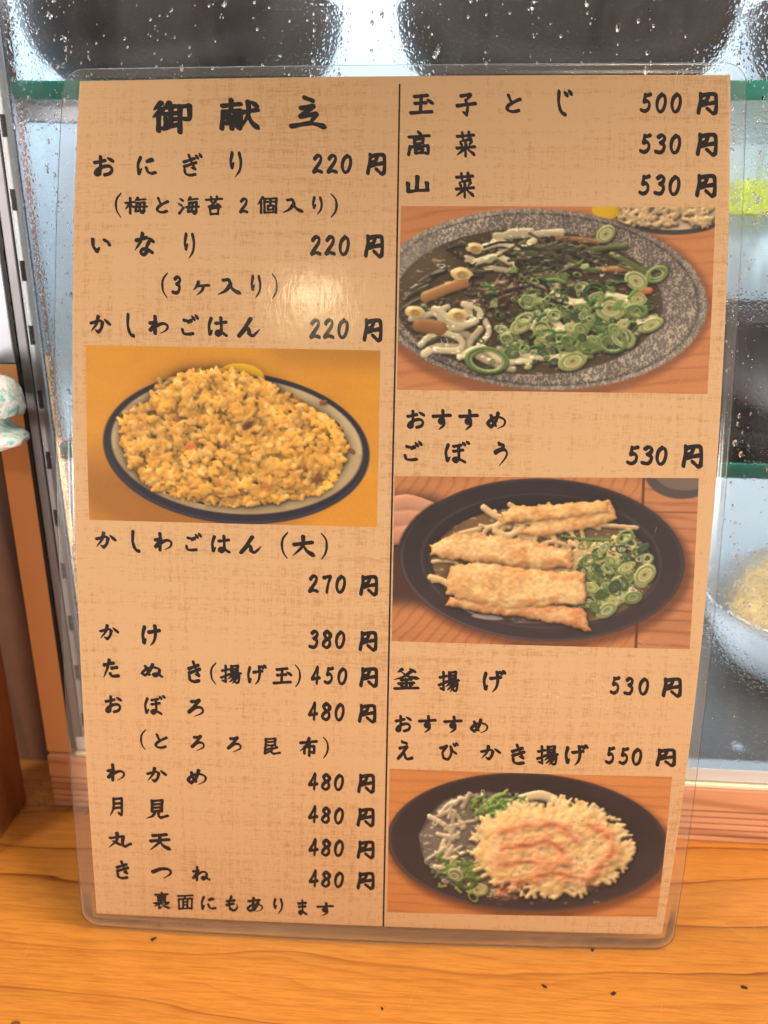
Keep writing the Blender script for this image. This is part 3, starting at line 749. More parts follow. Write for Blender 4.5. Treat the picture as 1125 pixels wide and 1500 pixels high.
def pic_gobo():
    p = Pic(445, 248, 8); q = p.rng
    p.wood(np.ones((p.H, p.W)), (200, 132, 82), (158, 96, 58), 60, 15, -.9, .5)
    p.fill(((p.X > 366) & (p.Y > 40)).astype(float) * .9, np.array([196, 122, 76]) * np.ones(3)); p.wood(((p.X > 366)).astype(float), (198, 132, 88), (150, 92, 58), 60, 17, .05, .55)
    p.fill((np.abs(p.X - 364) < 2.2).astype(float) * .8, (84, 44, 26)); p.fill((np.abs(p.Y - 48) < 1.5).astype(float) * (p.X > 366) * .5, (92, 50, 30))
    p.fill(np.clip((1 - p.ell(420, -8, 56, 38)) * 20, 0, 1), (86, 72, 68)); p.fill(np.clip((1 - p.ell(424, -12, 48, 30)) * 20, 0, 1), (120, 98, 88))
    p.fill(_blur(((p.X < 70) & (p.Y > 30) & (p.Y < 190)).astype(float), 10) * .85, (58, 40, 40))
    # hand holding the bowl's rim
    for pts, r in (([(-8, 44), (20, 38), (52, 46)], 13), ([(-8, 62), (26, 60), (46, 62)], 15), ([(-8, 86), (16, 84), (30, 78)], 17)):
        p.tube(pts, r, 4, r * .6, (206, 146, 116), .1, r * .8)
    out, inn = (219, 121, 212, 120), (218, 122, 176, 98)
    d, di = black_bowl(p, out, inn, .03)
    p.Z = np.where(d < 1, 0, p.Z)
    dd = p.ell(222, 128, 164, 86, .05)
    n = p.noise(26, 16)
    br = np.array([150, 116, 78]) * (.7 + .5 * n[..., None])
    tt = np.clip((p.X - 250) / 100, 0, 1)[..., None]
    br = br * (1 - tt) + np.array([104, 92, 74]) * (.7 + .6 * n[..., None]) * tt
    p.fill(np.clip((1 - dd - (n - .5) * .1) * 30, 0, 1) * (1 - np.clip((p.Y - 178) / 14, 0, 1) * np.clip((300 - p.X) / 30, 0, 1)), br, -1, .2)
    ins = lambda x, y: ((x - 222) / 158) ** 2 + ((y - 126) / 80) ** 2 < .95
    for i in range(130):
        x, y = q.uniform(66, 330), q.uniform(44, 150)
        if not ins(x, y): continue
        a = q.normal(-.3, .7); L = q.uniform(30, 70); dx, dy = L / 2 * math.cos(a), L / 2 * math.sin(a)
        p.tube([(x - dx, y - dy), (x - dx * .3 + q.normal(0, 5), y + q.normal(0, 5)), (x + dx, y + dy * .5)], q.uniform(2.8, 4.4), q.uniform(0, 4), 3.2, np.array([226, 186, 130]) * q.uniform(.86, 1.05), .35)
    for pts in ([(132, 44), (150, 56), (172, 62)], [(150, 78), (170, 84), (190, 70), (168, 60), (150, 72)], [(56, 148), (72, 152), (86, 160)]):
        p.tube(pts, 5, 4, 5, (222, 182, 130), .4)
    # spring onion
    for i in range(150):
        x, y = q.normal(332, 34), q.normal(150, 34)
        if not ins(x, y) or x < 272 or y < 84: continue
        scallion(p, x, y, q.uniform(4, 10), q.uniform(2, 6), q.random() < .2)
    for x, y, r in [(288, 118, 13), (372, 138, 15), (292, 158, 11), (356, 172, 12), (318, 192, 14), (310, 100, 9), (345, 128, 11), (300, 188, 9), (328, 156, 9), (368, 100, 9), (340, 84, 12)]: scallion(p, x, y, r, 6, r in (15, 11))
    for i in range(30):
        x, y = q.uniform(330, 384), q.uniform(78, 190)
        if ins(x, y): p.ring(x, y, q.uniform(2, 8), q.uniform(2, 5), .8, q.uniform(0, 3), 4, 1.2, (206, 200, 186), None, .7)
    p.tube([(248, 84), (280, 88), (322, 88)], 2, 6, 2, (96, 120, 60), .3)
    A, Bc = (238, 192, 130), (218, 156, 94)
    p.batter([(150, 60), (178, 42), (240, 38), (316, 32), (328, 58), (284, 74), (224, 84), (184, 82), (200, 68), (160, 68)], 6, 6, 9, A, Bc, 1.6, 3)
    p.batter([(158, 50), (230, 38), (312, 34), (314, 48), (240, 60), (166, 66)], 13, 5, 6, (238, 190, 126), (214, 150, 88), 1.6, 3)
    p.batter([(54, 100), (92, 82), (160, 86), (214, 93), (264, 103), (264, 130), (210, 132), (150, 127), (96, 122), (56, 116)], 8, 9, 11, (238, 194, 134), (216, 154, 94), 1.7, 4)
    p.batter([(84, 176), (140, 178), (220, 184), (284, 188), (296, 224), (250, 214), (190, 204), (128, 200), (80, 190)], 6, 7, 8, (230, 178, 122), (204, 136, 84), 1.8, 3)
    p.batter([(84, 130), (130, 124), (212, 134), (284, 137), (288, 182), (230, 186), (170, 192), (118, 184), (80, 174)], 12, 9, 13, (240, 198, 136), (218, 158, 98), 1.9, 4)
    p.fill(np.clip((1 - p.ell(142, 206, 26, 4, .08)) * 6, 0, 1) * .8, (190, 176, 168))
    for a in (1.9, 2.1, 2.25): 
        m = np.clip(1 - np.abs(p.ell(218, 124, 150 + a * 8, 88 + a * 3) - 1) * 70, 0, 1) * (p.X < 140) * (p.Y > 190)
        p.fill(m * .5, (190, 170, 160))
    return p.shade((3.0, (132, 100, 66), 6, (dd < 1) * 1.), zs=.42, ao=6, aok=.04, spec=.4)


def pic_kakiage():
    p = Pic(404, 212, 11); q = p.rng
    p.wood(np.ones((p.H, p.W)), (212, 138, 78), (178, 106, 58), 60, 15, .04, .45)
    out, inn = (203, 102, 206, 103), (206, 104, 152, 78)
    d, di = black_bowl(p, out, inn, .03)
    dd = p.ell(150, 104, 104, 76, .12); n = p.noise(22, 16)
    p.fill(np.clip((1 - dd - (n - .5) * .18) * 30, 0, 1), np.array([146, 138, 126]) * (.7 + .6 * n[..., None]), -1, .3)
    p.fill(_blur(np.clip(1 - p.ell(86, 108, 30, 44), 0, .4) / .4, 4) * .7, (176, 174, 168))
    for i in range(46):
        a = q.uniform(1.7, 4.7); rr = q.uniform(.55, .98)
        x, y = 150 + 100 * rr * math.cos(a), 102 + 70 * rr * math.sin(a)
        L = q.uniform(10, 34); b = q.uniform(0, 3.1); dx, dy = L / 2 * math.cos(b), L / 2 * math.sin(b)
        p.tube([(x - dx, y - dy), (x + q.normal(0, 4), y + q.normal(0, 4)), (x + dx, y + dy)], q.uniform(2, 4), q.uniform(0, 3), 3.5, np.array([206, 186, 150]) * q.uniform(.8, 1.08), .6)
    for pts in ([(180, 44), (206, 32), (236, 36), (268, 54)], [(190, 34), (220, 28), (250, 40)]): p.tube(pts, 5, 2, 4, (214, 190, 146), .4)
    for i in range(60):
        a = q.uniform(0, 6.28); p.ring(150 + 100 * math.cos(a) * q.uniform(.86, 1.06), 104 + 74 * math.sin(a) * q.uniform(.9, 1.06), q.uniform(1.5, 4), q.uniform(1.2, 3), .8, 0, 1, 1.2, (150, 140, 128), None, .8)
    for i in range(90):
        x, y = q.normal(162, 22), min(66, max(34, q.normal(50, 9)))
        L = q.uniform(5, 16); b = q.uniform(-.9, .9)
        p.tube([(x, y), (x + L * .5 * math.cos(b), y + L * .5 * math.sin(b) - 1.5), (x + L * math.cos(b), y + L * math.sin(b))], q.uniform(1.2, 2.4), q.uniform(4, 9), 2.5, [(110, 140, 62), (84, 118, 52), (142, 166, 84)][q.integers(3)], .4)
    for i in range(60):
        x, y = q.normal(108, 18), q.normal(146, 12)
        L = q.uniform(5, 14); b = q.uniform(-.9, .9)
        p.tube([(x, y), (x + L * math.cos(b), y + L * math.sin(b))], q.uniform(1.4, 2.6), q.uniform(3, 6), 2.5, [(104, 130, 60), (84, 112, 52), (136, 152, 84)][q.integers(3)], .4)
    for x, y, r in [(136, 172, 12), (118, 162, 13), (128, 184, 8), (100, 150, 10)]: scallion(p, x, y, r, 8, r == 12)
    # the fritter: a ragged mass of fine batter threads
    rad = lambda a: 1 + .05 * math.sin(5 * a + 1) + .04 * math.sin(9 * a)
    pts = [(238 + 112 * rad(a) * math.cos(a), 108 + 68 * rad(a) * math.sin(a)) for a in np.linspace(0, 6.28, 40)[:-1]]
    p.batter(pts, 8, 12, 18, (240, 206, 146), (232, 186, 118), 3.4, 7)
    for i in range(620):
        a = q.uniform(0, 6.28); r = math.sqrt(q.uniform(.1, 1.12)); x, y = 238 + 108 * r * math.cos(a), 108 + 66 * r * math.sin(a)
        b = a + q.normal(0, .5) if r > .85 else q.normal(.1, .9); L = q.uniform(5, 13)
        c = np.array([242, 210, 152]) * q.uniform(.88, 1.05)
        p.tube([(x, y), (x + L * .5 * math.cos(b), y + L * .45 * math.sin(b)), (x + L * math.cos(b), y + L * .8 * math.sin(b))], q.uniform(1.5, 4.2), 18 - 7 * r + q.uniform(-3, 2), 3., c, .12)
    for ln, wd in (([(164, 80), (200, 72), (240, 68), (262, 80), (272, 92)], 9), ([(164, 108), (196, 100), (232, 92), (250, 104), (258, 114)], 10), ([(162, 130), (206, 124), (262, 128)], 9), ([(168, 168), (206, 152), (236, 142), (270, 146), (296, 152)], 11), ([(290, 68), (318, 84), (328, 104), (312, 128), (302, 142)], 10)):
        p.streak(ln, wd * 2.0, (234, 178, 128), 4, .75); p.streak([(x, y + 1.5) for x, y in ln], wd * 1.1, (216, 132, 92), 2, .8)
        p.streak([(x + 1, y + 3) for x, y in ln], wd * .4, (168, 82, 46), -1, .6)
    for i in range(40):
        x, y = q.uniform(160, 320), q.uniform(60, 160)
        p.grain(x, y, q.uniform(1.5, 3.5), q.uniform(1, 2), q.uniform(0, 3), 22, 2, [(186, 150, 84), (150, 132, 70), (210, 150, 90)][q.integers(3)], .2)
    for i in range(8):
        x = q.uniform(200, 330); p.fill(np.clip((1 - p.ell(x, 184 + q.uniform(-6, 10) - abs(x - 240) * .05, q.uniform(2, 7), q.uniform(1, 3))) * 4, 0, 1) * .5, (150, 136, 124))
    f = (p.ell(238, 108, 120, 74) < 1)[..., None] * .5
    p.C = p.C * (1 - f) + np.stack([_blur(p.C[..., k], 3) for k in range(3)], -1) * f
    p.Z = p.Z * (1 - f[..., 0]) + _blur(p.Z, 2) * f[..., 0]
    return p.shade((3.5, (120, 110, 96), 6, (dd < 1) * 1.), zs=.45, ao=6, aok=.035, spec=.4)

# ================================================================ the counter (setting) and side wall
G_Y = 296.2                                            # front face of the case glass
c = MB(); c.box(-420, 620, -120, 330, -34, 0, 1.0)
tag(c.build('counter_top', M['counter']), 'honey coloured varnished pine counter top with long grain lines', 'counter', kind='structure')

w = MB(); w.box(-214, -183.5, 258, 296.5, 0.05, 186, 1.2)
side = w.build('side_wall', M['brown_wood'], None, origin=(-198, 277, 0))
tag(side, 'brown wooden side wall standing on the counter beside the case post', 'wall')

# ================================================================ display case
case = tag(empty('display_case', (40, 300, 0)), 'glass fronted refrigerated display case with wet pane, green edged shelves and wooden sill', 'display case')
case_o = np.array((40, 300, 0))


def cpart(mb, name, mat, parent=None, smooth=False):
    o = mb.build(name, mat, parent if parent is not None else case, smooth, origin=tuple(case_o) if parent is None else tuple(case_o))
    return o


XL, XR = -171.0, 560.0
b = MB(); b.box(XL - 40, XR, 470, 476, 31, 440); cpart(b, 'back_panel', M['case_white'])
b = MB(); b.box(XL - 40, XR, 306, 469.8, 430, 436); cpart(b, 'ceiling_panel', M['case_white'])
b = MB(); b.box(XR, XR + 6, 306, 476, 31, 440); cpart(b, 'end_panel', M['case_white'])
b = MB(); b.box(XL - 46, XL - 40, 333, 476, 31, 440); cpart(b, 'end_panel', M['case_white'])
b = MB(); b.box(-158, XR, 304.2, 469.8, 26, 34.5); fl = cpart(b, 'floor_panel', M['steel'])
p = at(1079, 1092, 320); d = ray(1079, 1092); p = CAMP + d * ((34.6 - CAM_H) / d[2])
b = MB(); b.lathe([(0, 1.6), (1.6, 1.5), (2.6, .6), (2.9, 0), (0, 0)], (p[0], p[1], 34.55), 20); cpart(b, 'drain_stud', M['alu_light'], fl, True)
# recess between the side wall and the post
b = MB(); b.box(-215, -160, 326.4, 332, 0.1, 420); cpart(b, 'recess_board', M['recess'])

# sill: flat band over a grooved band
b = MB(); b.box(-169.5, XR, 294.2, 330, 16.6, 27.6, .5)
sill = cpart(b, 'sill', M['sill'])
b = MB(); b.box(-169.2, XR - 1, 295.6, 330, 0.06, 16.5)
for k in range(5): b.box(-169.4, XR - .5, 294.5 + .1 * (k % 2), 295.7, 0.3 + k * 3.25, 2.75 + k * 3.25, .45)
cpart(b, 'grooved_trim', M['sill'], sill)
b = MB(); b.box(-156.5, XR - 2, 294.9, 303, 27.7, 29.7, .7, 3); cpart(b, 'seal_strip', M['cream'])
b = MB(); b.box(-156.3, XR - 3, 296.6, 304, 30.2, 36.6, .5)
cpart(b, 'glass_rail', M['rail'])

# glass pane with water beads
b = MB(); b.box(-152.5, XR - 4, G_Y, G_Y + 4, 36.7, 428); pane = cpart(b, 'glass_pane', M['pane'])
pane.data.materials.append(M['pane_back'])
for p in pane.data.polygons:
    if p.normal.y > -.5: p.material_index = 1
rng = random.Random(7)
b = MB(); n_ok = 0
zones = [(20, 0, 130, 640, 1.6), (100, 0, 1125, 112, .45), (1062, 20, 1125, 900, .8), (1030, 700, 1125, 1020, .06)]
area = [(z[2] - z[0]) * (z[3] - z[1]) * z[4] for z in zones]
while n_ok < 620:
    z = rng.choices(zones, area)[0]
    x, y = rng.uniform(z[0], z[2]), rng.uniform(z[1], z[3])
    dens = .5 + .5 * math.sin(x * .11 + 1.3 * math.sin(y * .013)) * math.sin(y * .021 + x * .03)
    if rng.random() > dens ** 2: continue
    P = at(x, y, G_Y)
    if P[0] < -148: continue
    n_ok += 1
    r = min(.95, .2 + rng.expovariate(7.)); el = rng.uniform(1.0, 1.9) if r > .5 else rng.uniform(.9, 1.3); n = 9
    rings = []
    for q in range(3):
        a = q / 3 * math.pi / 2
        rings.append([b.bm.verts.new((P[0] + r * math.cos(a) * math.cos(2 * math.pi * i / n) * rng.uniform(.9, 1.08), G_Y - .05 - r * .34 * math.sin(a), P[2] + el * r * math.cos(a) * math.sin(2 * math.pi * i / n))) for i in range(n)])
    top = b.bm.verts.new((P[0], G_Y - .05 - r * .34, P[2] - .1 * r))
    for u, v in zip(rings[:-1], rings[1:]):
        for i in range(n): b.bm.faces.new((u[i], u[(i + 1) % n], v[(i + 1) % n], v[i]))
    for i in range(n): b.bm.faces.new((rings[-1][i], rings[-1][(i + 1) % n], top))
    b.bm.faces.new(rings[0][::-1])
tag(cpart(b, 'water_beads', M['water'], pane, True), kind='stuff')

# glass shelves with green edges
for zc in ((at(20, 133.7, 308)[2] + at(1110, 130.7, 308)[2]) / 2, (at(80, 661, 308)[2] + at(1100, 690.5, 308)[2]) / 2):
    b = MB(); b.box(-152, XR - 6, 309.3, 466, zc - 2.9, zc + 2.9); sh = cpart(b, 'glass_shelf', M['shelf_glass'])
    b = MB(); b.box(-152, XR - 6, 308, 309.2, zc - 3.0, zc + 3.0, .35); cpart(b, 'polished_edge', M['shelf_edge'], sh)
SH1 = (at(20, 133.7, 308)[2] + at(1110, 130.7, 308)[2]) / 2 + 3.0
SH2 = (at(80, 661, 308)[2] + at(1100, 690.5, 308)[2]) / 2 + 3.0
q0, q1 = at(12, 163, 330), at(104, 163, 330)
b = MB(); b.box(q0[0] - 8, q1[0] + 22, 328, 334, q0[2] - 4.0, q0[2] + 3.5, 1.0); cpart(b, 'shelf_bracket', M['hole'])

# corner post, gasket, metal channel and slotted shelf standard
b = MB(); b.box(-170.6, -159.3, 297, 326, 27.7, 203.0, .6); cpart(b, 'corner_post', M['post'])
b = MB(); b.box(-170.8, -159.3, 296.8, 326, 203.1, 425, .6); cpart(b, 'post_reflection', M['post_sheen'])  # added upper piece; the post's reflection is put into its colour
V, F = [], []
rng = random.Random(3)
zs = np.arange(30, 420, 1.6)
for i, z in enumerate(zs):
    j = rng.uniform(-.35, .35) if rng.random() < .5 else 0
    for (x, y) in ((-159.25, 297.0), (-157.9 + j, 297.0), (-157.9 + j, 301), (-159.25, 301)): V.append((x, y, z))
    if i:
        a = 4 * (i - 1)
        for k in range(4): F.append((a + k, a + (k + 1) % 4, a + 4 + (k + 1) % 4, a + 4 + k))
F += [(3, 2, 1, 0), tuple(len(V) - 4 + k for k in range(4))]
mesh_obj('gasket', V, F, M['black'], case, origin=tuple(case_o))
b = MB(); b.box(-157.4, -153.6, 296.9, 302, 30.3, 422, .5); cpart(b, 'metal_channel', M['alu'])
sz = [285.8 + 24.0 * k for k in range(5, 0, -1)] + [285.8, 261.8, 237.6, 214.5, 190.1, 165.7, 141.5, 118.2, 94, 70, 46]
sz = [z - .6 for z in sz if z < 415]
b = MB(); x0, x1, xs0, xs1 = -153.5, -149.3, -152.7, -150.9
b.box(x0, xs0, 297.6, 299.4, 30.4, 422, .15); b.box(xs1, x1, 297.6, 299.4, 30.4, 422, .15)
prev = 30.4
for z in sorted(sz):
    b.box(xs0 - .05, xs1 + .05, 297.62, 299.3, prev, z - 3.6); prev = z + 3.6
b.box(xs0 - .05, xs1 + .05, 297.62, 299.3, prev, 422)
std = cpart(b, 'slotted_standard', M['alu_light'])
b = MB(); b.box(x0 + .1, x1 - .1, 299.5, 301, 30.5, 421); cpart(b, 'slot_shade', M['hole'], std)  # dark strip added behind the slots, stands in for their shade


# ================================================================ bowls and other things in the case
def bowl(name, label, px, Yc, zb, R, Hh, mat, group=None, foot=.5):
    P = at(px, 700, Yc); o = empty(name, (P[0], Yc, zb)); tag(o, label, 'bowl', group)
    pr = [(0, 3.2), (R * foot, 3.2)] + [(R * (foot + (1 - foot) * math.sin(a)), 3.2 + (Hh - 3.2) * (1 - math.cos(a))) for a in np.linspace(.12, math.pi / 2, 12)]
    pr += [(R + .6, Hh + .5), (R - .4, Hh + .9), (R - 1.8, Hh)] + [((R - 2.6) * (foot + (1 - foot) * math.sin(a)), 5.6 + (Hh - 5.6) * (1 - math.cos(a))) for a in np.linspace(math.pi / 2 - .08, .12, 10)] + [(0, 5.6)]
    b = MB(); b.lathe(pr, (0, 0, 0), 72); b.build('bowl_body', mat, o, True)
    b = MB(); b.lathe([(R * foot * .93, 0.1), (R * foot, 0.1), (R * foot * 1.02, 3.6), (R * foot * .9, 3.6), (R * foot * .93, 0.1)], (0, 0, 0), 56); b.build('foot_ring', mat, o, True)
    return o


def bx(px, py, Y):                                     # world X of a photo pixel at depth Y
    return at(px, py, Y)[0]


def bowl_at(label, pxc, py, Yc, zb, R, Hh, mat, group, name='dark_bowl', foot=.5):
    o = bowl(name, label, 500, Yc, zb, R, Hh, mat, group, foot); o.location.x = bx(pxc, py, Yc) * MM; return o


GB = 'dark bowls standing on the shelves'
bowl_at('dark brown bowl on the upper shelf above the menu heading', 278, 40, 388, SH1 + .1, 66, 36, M['bowl_dark'], GB)
bowl_at('dark brown bowl on the upper shelf above the price column of the menu', 822, 40, 388, SH1 + .1, 68, 36, M['bowl_dark'], GB)
bowl_at('dark bowl on the upper shelf cut off by the right edge of the photo', 1335, 40, 392, SH1 + .1, 66, 38, M['bowl_dark'], GB)
bowl_at('dark bowl on the lower shelf behind the beaded glass beside the noodle picture', 1165, 520, 384, SH2 + .1, 62, 50, M['bowl_dark'], GB)
wb = bowl_at('white bowl holding a fried cake on the steel case floor', 1192, 950, 392, 34.6, 60, 40, M['bowl_white'], None, 'white_bowl')

rng = np.random.default_rng(4)
b = MB(); bmesh.ops.create_icosphere(b.bm, subdivisions=5, radius=1.0)
from mathutils import noise as mn
for v in b.bm.verts:
    d = 1 + .16 * mn.noise(v.co * 2.2) + .09 * mn.noise(v.co * 6) + .05 * mn.noise(v.co * 14)
    v.co = Vector((v.co.x * 44 * d, v.co.y * 44 * d, (v.co.z * 27 * d) + 31))
fc = b.build('fried_cake', M['batter'], None, True); fc.location = (wb.location.x, wb.location.y, (34.6 + 6.6) * MM)
tag(fc, 'tan lumpy fried cake piled in the white bowl behind the glass', 'fried food')

b = MB(); P = at(38, 380, 352); x1 = at(118, 500, 352)[0] + 26
b.box(-150, x1, 350, 420, SH2 + .1, at(70, 376, 352)[2], 5, 4)
tub = b.build('plastic_tub', M['tub'], None, True, origin=((-150 + x1) / 2, 385, SH2))
tag(tub, 'pale teal plastic tub on the lower shelf beside the slotted upright', 'tub')
b = MB(); A, B_ = at(1086, 264, 425), at(1190, 316, 425)
b.box(A[0], B_[0], 425, 455, B_[2], A[2], 1.5)
ych = MB(); ych.box(A[0] + 12, A[0] + 14, 439, 441, A[2] + .05, SH1 - 6.2)
yo = empty('yellow_box', ((A[0] + B_[0]) / 2, 440, B_[2])); tag(yo, 'bright yellow box hanging under the upper shelf at the right edge', 'box')
oo = ((A[0] + B_[0]) / 2, 440, B_[2])
b.build('box_body', M['yellow'], yo, origin=oo); ych.build('hanger', M['alu'], yo, origin=oo)

# dish cloth folded over the top of the side wall
def roll(name, p0, p1, Y, wr, dr, seed, parent, o3):
    A, B = Vector(at(*p0, Y)), Vector(at(*p1, Y)); ax = (B - A); L = ax.length / 2; ax.normalize()
    yv = Vector((0, 1, 0)); zv = ax.cross(yv).normalized(); c = (A + B) / 2
    b = MB(); bmesh.ops.create_icosphere(b.bm, subdivisions=5, radius=1.0)
    for v in b.bm.verts:
        q = v.co.copy(); k = 1 + .13 * mn.noise(q * 1.6 + Vector((seed, 0, 0))) + .05 * mn.noise(q * 5 + Vector((0, seed, 0)))
        e = lambda x: math.copysign(abs(x) ** .72, x)
        u = e(q.x) * L * k; w = e(q.z) * wr * k * (1 - .12 * q.x) ; d = e(q.y) * dr * k
        w += 1.2 * math.sin(u * .35 + seed)
        v.co = c + ax * u + zv * w + yv * d
    return b.build(name, M['cloth'], parent, True, origin=o3)


cl = empty('dish_cloth', (-186, 272, 186.2)); tag(cl, 'white and teal speckled dish cloth bunched on top of the brown side wall', 'cloth')
o3 = (-186, 272, 186.2)
roll('lower_fold', (-95, 606), (34, 648), 274, 3.8, 13, 1.7, cl, o3)
roll('upper_fold', (-100, 538), (23, 598), 276, 6.2, 14, 5.2, cl, o3)

# ================================================================ bits on the counter
CH = 'dark chips lying on the counter'
def floor_px(x, y, z=0.):
    d = ray(x, y); return CAMP + d * ((z - CAM_H) / d[2])
for k, (x, y, s) in enumerate([(797, 1445, .9), (898, 1456, 1.0), (1090, 1447, 1.1), (225, 1376, 1.0), (868, 1392, .8), (560, 1478, .6)]):
    P = floor_px(x, y); b = MB(); rr = random.Random(k)
    bmesh.ops.create_icosphere(b.bm, subdivisions=2, radius=1)
    for v in b.bm.verts:
        n = 1 + .5 * mn.noise(v.co * 1.7 + Vector((k * 3, 0, 0)))
        n *= 1 + .5 * mn.noise(v.co * 4.1 + Vector((0, k * 5, 0)))
        v.co = Vector((v.co.x * 1.15 * s * n, v.co.y * .62 * s * n, .22 * s * max(-.9, v.co.z) * n + .21 * s))
    o = b.build('dark_chip', M['chip'], None, False); o.location = Vector(P) * MM; o.rotation_euler.z = rr.uniform(0, 3)
    tag(o, 'tiny dark chip lying on the honey coloured counter in front of the menu', 'chip', CH)
b = MB(); rr = random.Random(9)
for k in range(60):
    x = rr.uniform(-183, -152); y = 296 - abs(rr.gauss(0, 3.0)) if x > -170 else rr.uniform(285, 318)
    a = rr.uniform(0, 3.1); L = rr.uniform(.4, 1.6)
    if y > 293.5 and x > -170: y = 293.3
    b.tube([(x - L * math.cos(a), y - L * .4 * math.sin(a), .25), (x, y, rr.uniform(.4, 1.6)), (x + L * math.cos(a), y + L * .4 * math.sin(a), .25)], rr.uniform(.1, .26), 5)
tag(b.build('dust', M['dust']), 'grey dust and lint gathered in the corner by the post', 'dust', kind='stuff')

# ================================================================ the menu: a bowed laminated sheet leaning on the glass
BX, BY, BYAW, LEAN, BOW, DOME, TWIST, RT = -14.96629, 232.4728, 0.0110457, 0.2039537, 17.05778, 2.57272, 2.289027, 0.0010084
MRG, PW, PH = 8.0, 210.0, 297.0
LEN = PH + 2 * MRG
_ex = np.array([math.cos(BYAW), math.sin(BYAW), 0]); _h = np.array([-math.sin(BYAW), math.cos(BYAW), 0]); _z = np.array([0, 0, 1.])
_ev = _z * math.cos(LEAN) + _h * math.sin(LEAN); _n = -_h * math.cos(LEAN) + _z * math.sin(LEAN)


def sheet(s, t, off=0.):
    """point of the sheet's surface: s mm from its middle, t mm up from its lower edge, off mm towards the viewer"""
    s = np.asarray(s, float) + RT * (np.asarray(t, float) - LEN / 2); t = np.asarray(t, float)
    v = t / LEN; u = s / (PW / 2 + MRG)
    k = BOW * 4 * v * (1 - v) + DOME * (1 - u * u) + TWIST * u * (2 * v - 1) + off
    P = np.array([BX, BY, .75]) + s[..., None] * _ex + t[..., None] * _ev + k[..., None] * _n
    return P


def to_px(P):
    d = P - CAMP; z = d @ FWD
    return np.stack([W_PX / 2 + F_PX * (d @ RGT) / z, H_PX / 2 - F_PX * (d @ UPV) / z], -1)


def on_sheet(x, y):
    """(s, t) of photo pixels lying on the sheet"""
    q = np.stack([np.asarray(x, float), np.asarray(y, float)], -1)
    s = (q[..., 0] - 562) * .235; t = (1370 - q[..., 1]) * .243
    for _ in range(12):
        f = to_px(sheet(s, t)); a = (to_px(sheet(s + .5, t)) - f) / .5; b = (to_px(sheet(s, t + .5)) - f) / .5
        e = q - f; det = a[..., 0] * b[..., 1] - a[..., 1] * b[..., 0]
        s = s + (e[..., 0] * b[..., 1] - e[..., 1] * b[..., 0]) / det; t = t + (a[..., 0] * e[..., 1] - a[..., 1] * e[..., 0]) / det
    return s, t


def edge_fit(pts, deg=3):
    s, t = on_sheet([p[0] for p in pts], [p[1] for p in pts]); return np.poly1d(np.polyfit(t, s, deg))


PL = edge_fit([(117, 119), (109, 300), (105, 500), (106, 600), (111, 760), (115, 880), (124, 1105), (132, 1200), (142, 1338)])
PR = edge_fit([(1071, 110), (1068, 250), (1058, 500), (1051, 700), (1034, 900), (1014, 1060), (987, 1240), (971, 1368)])
FL = edge_fit([(93, 125), (83, 300), (80, 470), (80, 570), (82, 640), (87, 850), (95, 1000), (104, 1135), (113, 1270), (121, 1350)])
FR = edge_fit([(1094, 115), (1087, 300), (1081, 460), (1072, 620), (1062, 740), (1044, 900), (1028, 1080), (1015, 1190), (1003, 1270), (985, 1385)])
TT = [on_sheet([x], [y]) for x, y in ((117, 119), (585, 111.5), (1071, 110))]; PT = np.poly1d(np.polyfit([a[0][0] for a in TT], [a[1][0] for a in TT], 2))
TT = [on_sheet([x], [y]) for x, y in ((142, 1338), (560, 1357), (971, 1369))]; PB = np.poly1d(np.polyfit([a[0][0] for a in TT], [a[1][0] for a in TT], 2))
TT = [on_sheet([x], [y]) for x, y in ((125, 101), (585, 95), (1065, 92))]; FT = np.poly1d(np.polyfit([a[0][0] for a in TT], [a[1][0] for a in TT], 2))

menu = tag(empty('menu_card', sheet(0., 0.)), 'laminated tan Japanese noodle menu with four food pictures leaning on the wet glass', 'menu')
MO = sheet(0., 0.)


def patch(name, SL, SR, TB, TTp, off, mat, parent, nu=60, nv=90):
    V, F, UV = [], [], []
    for j in range(nv + 1):
        for i in range(nu + 1):
            u, v = i / nu, j / nv
            s = -105 + 210 * u; t = 150
            for _ in range(4):
                t = TB(s) * (1 - v) + TTp(s) * v; s = SL(t) * (1 - u) + SR(t) * u
            V.append(sheet(s, t, off)); UV.append((u, v))
    for j in range(nv):
        for i in range(nu):
            a = j * (nu + 1) + i; F.append((a, a + 1, a + nu + 2, a + nu + 1))
    o = mesh_obj(name, V, F, mat, parent, True, MO)
    uvl = o.data.uv_layers.new(name='UVMap')
    idx = np.empty(len(o.data.loops), int); o.data.loops.foreach_get('vertex_index', idx)
    uvl.data.foreach_set('uv', np.array(UV)[idx].ravel())
    return o


paper = patch('paper', PL, PR, PB, PT, 0., M['paper'], menu)

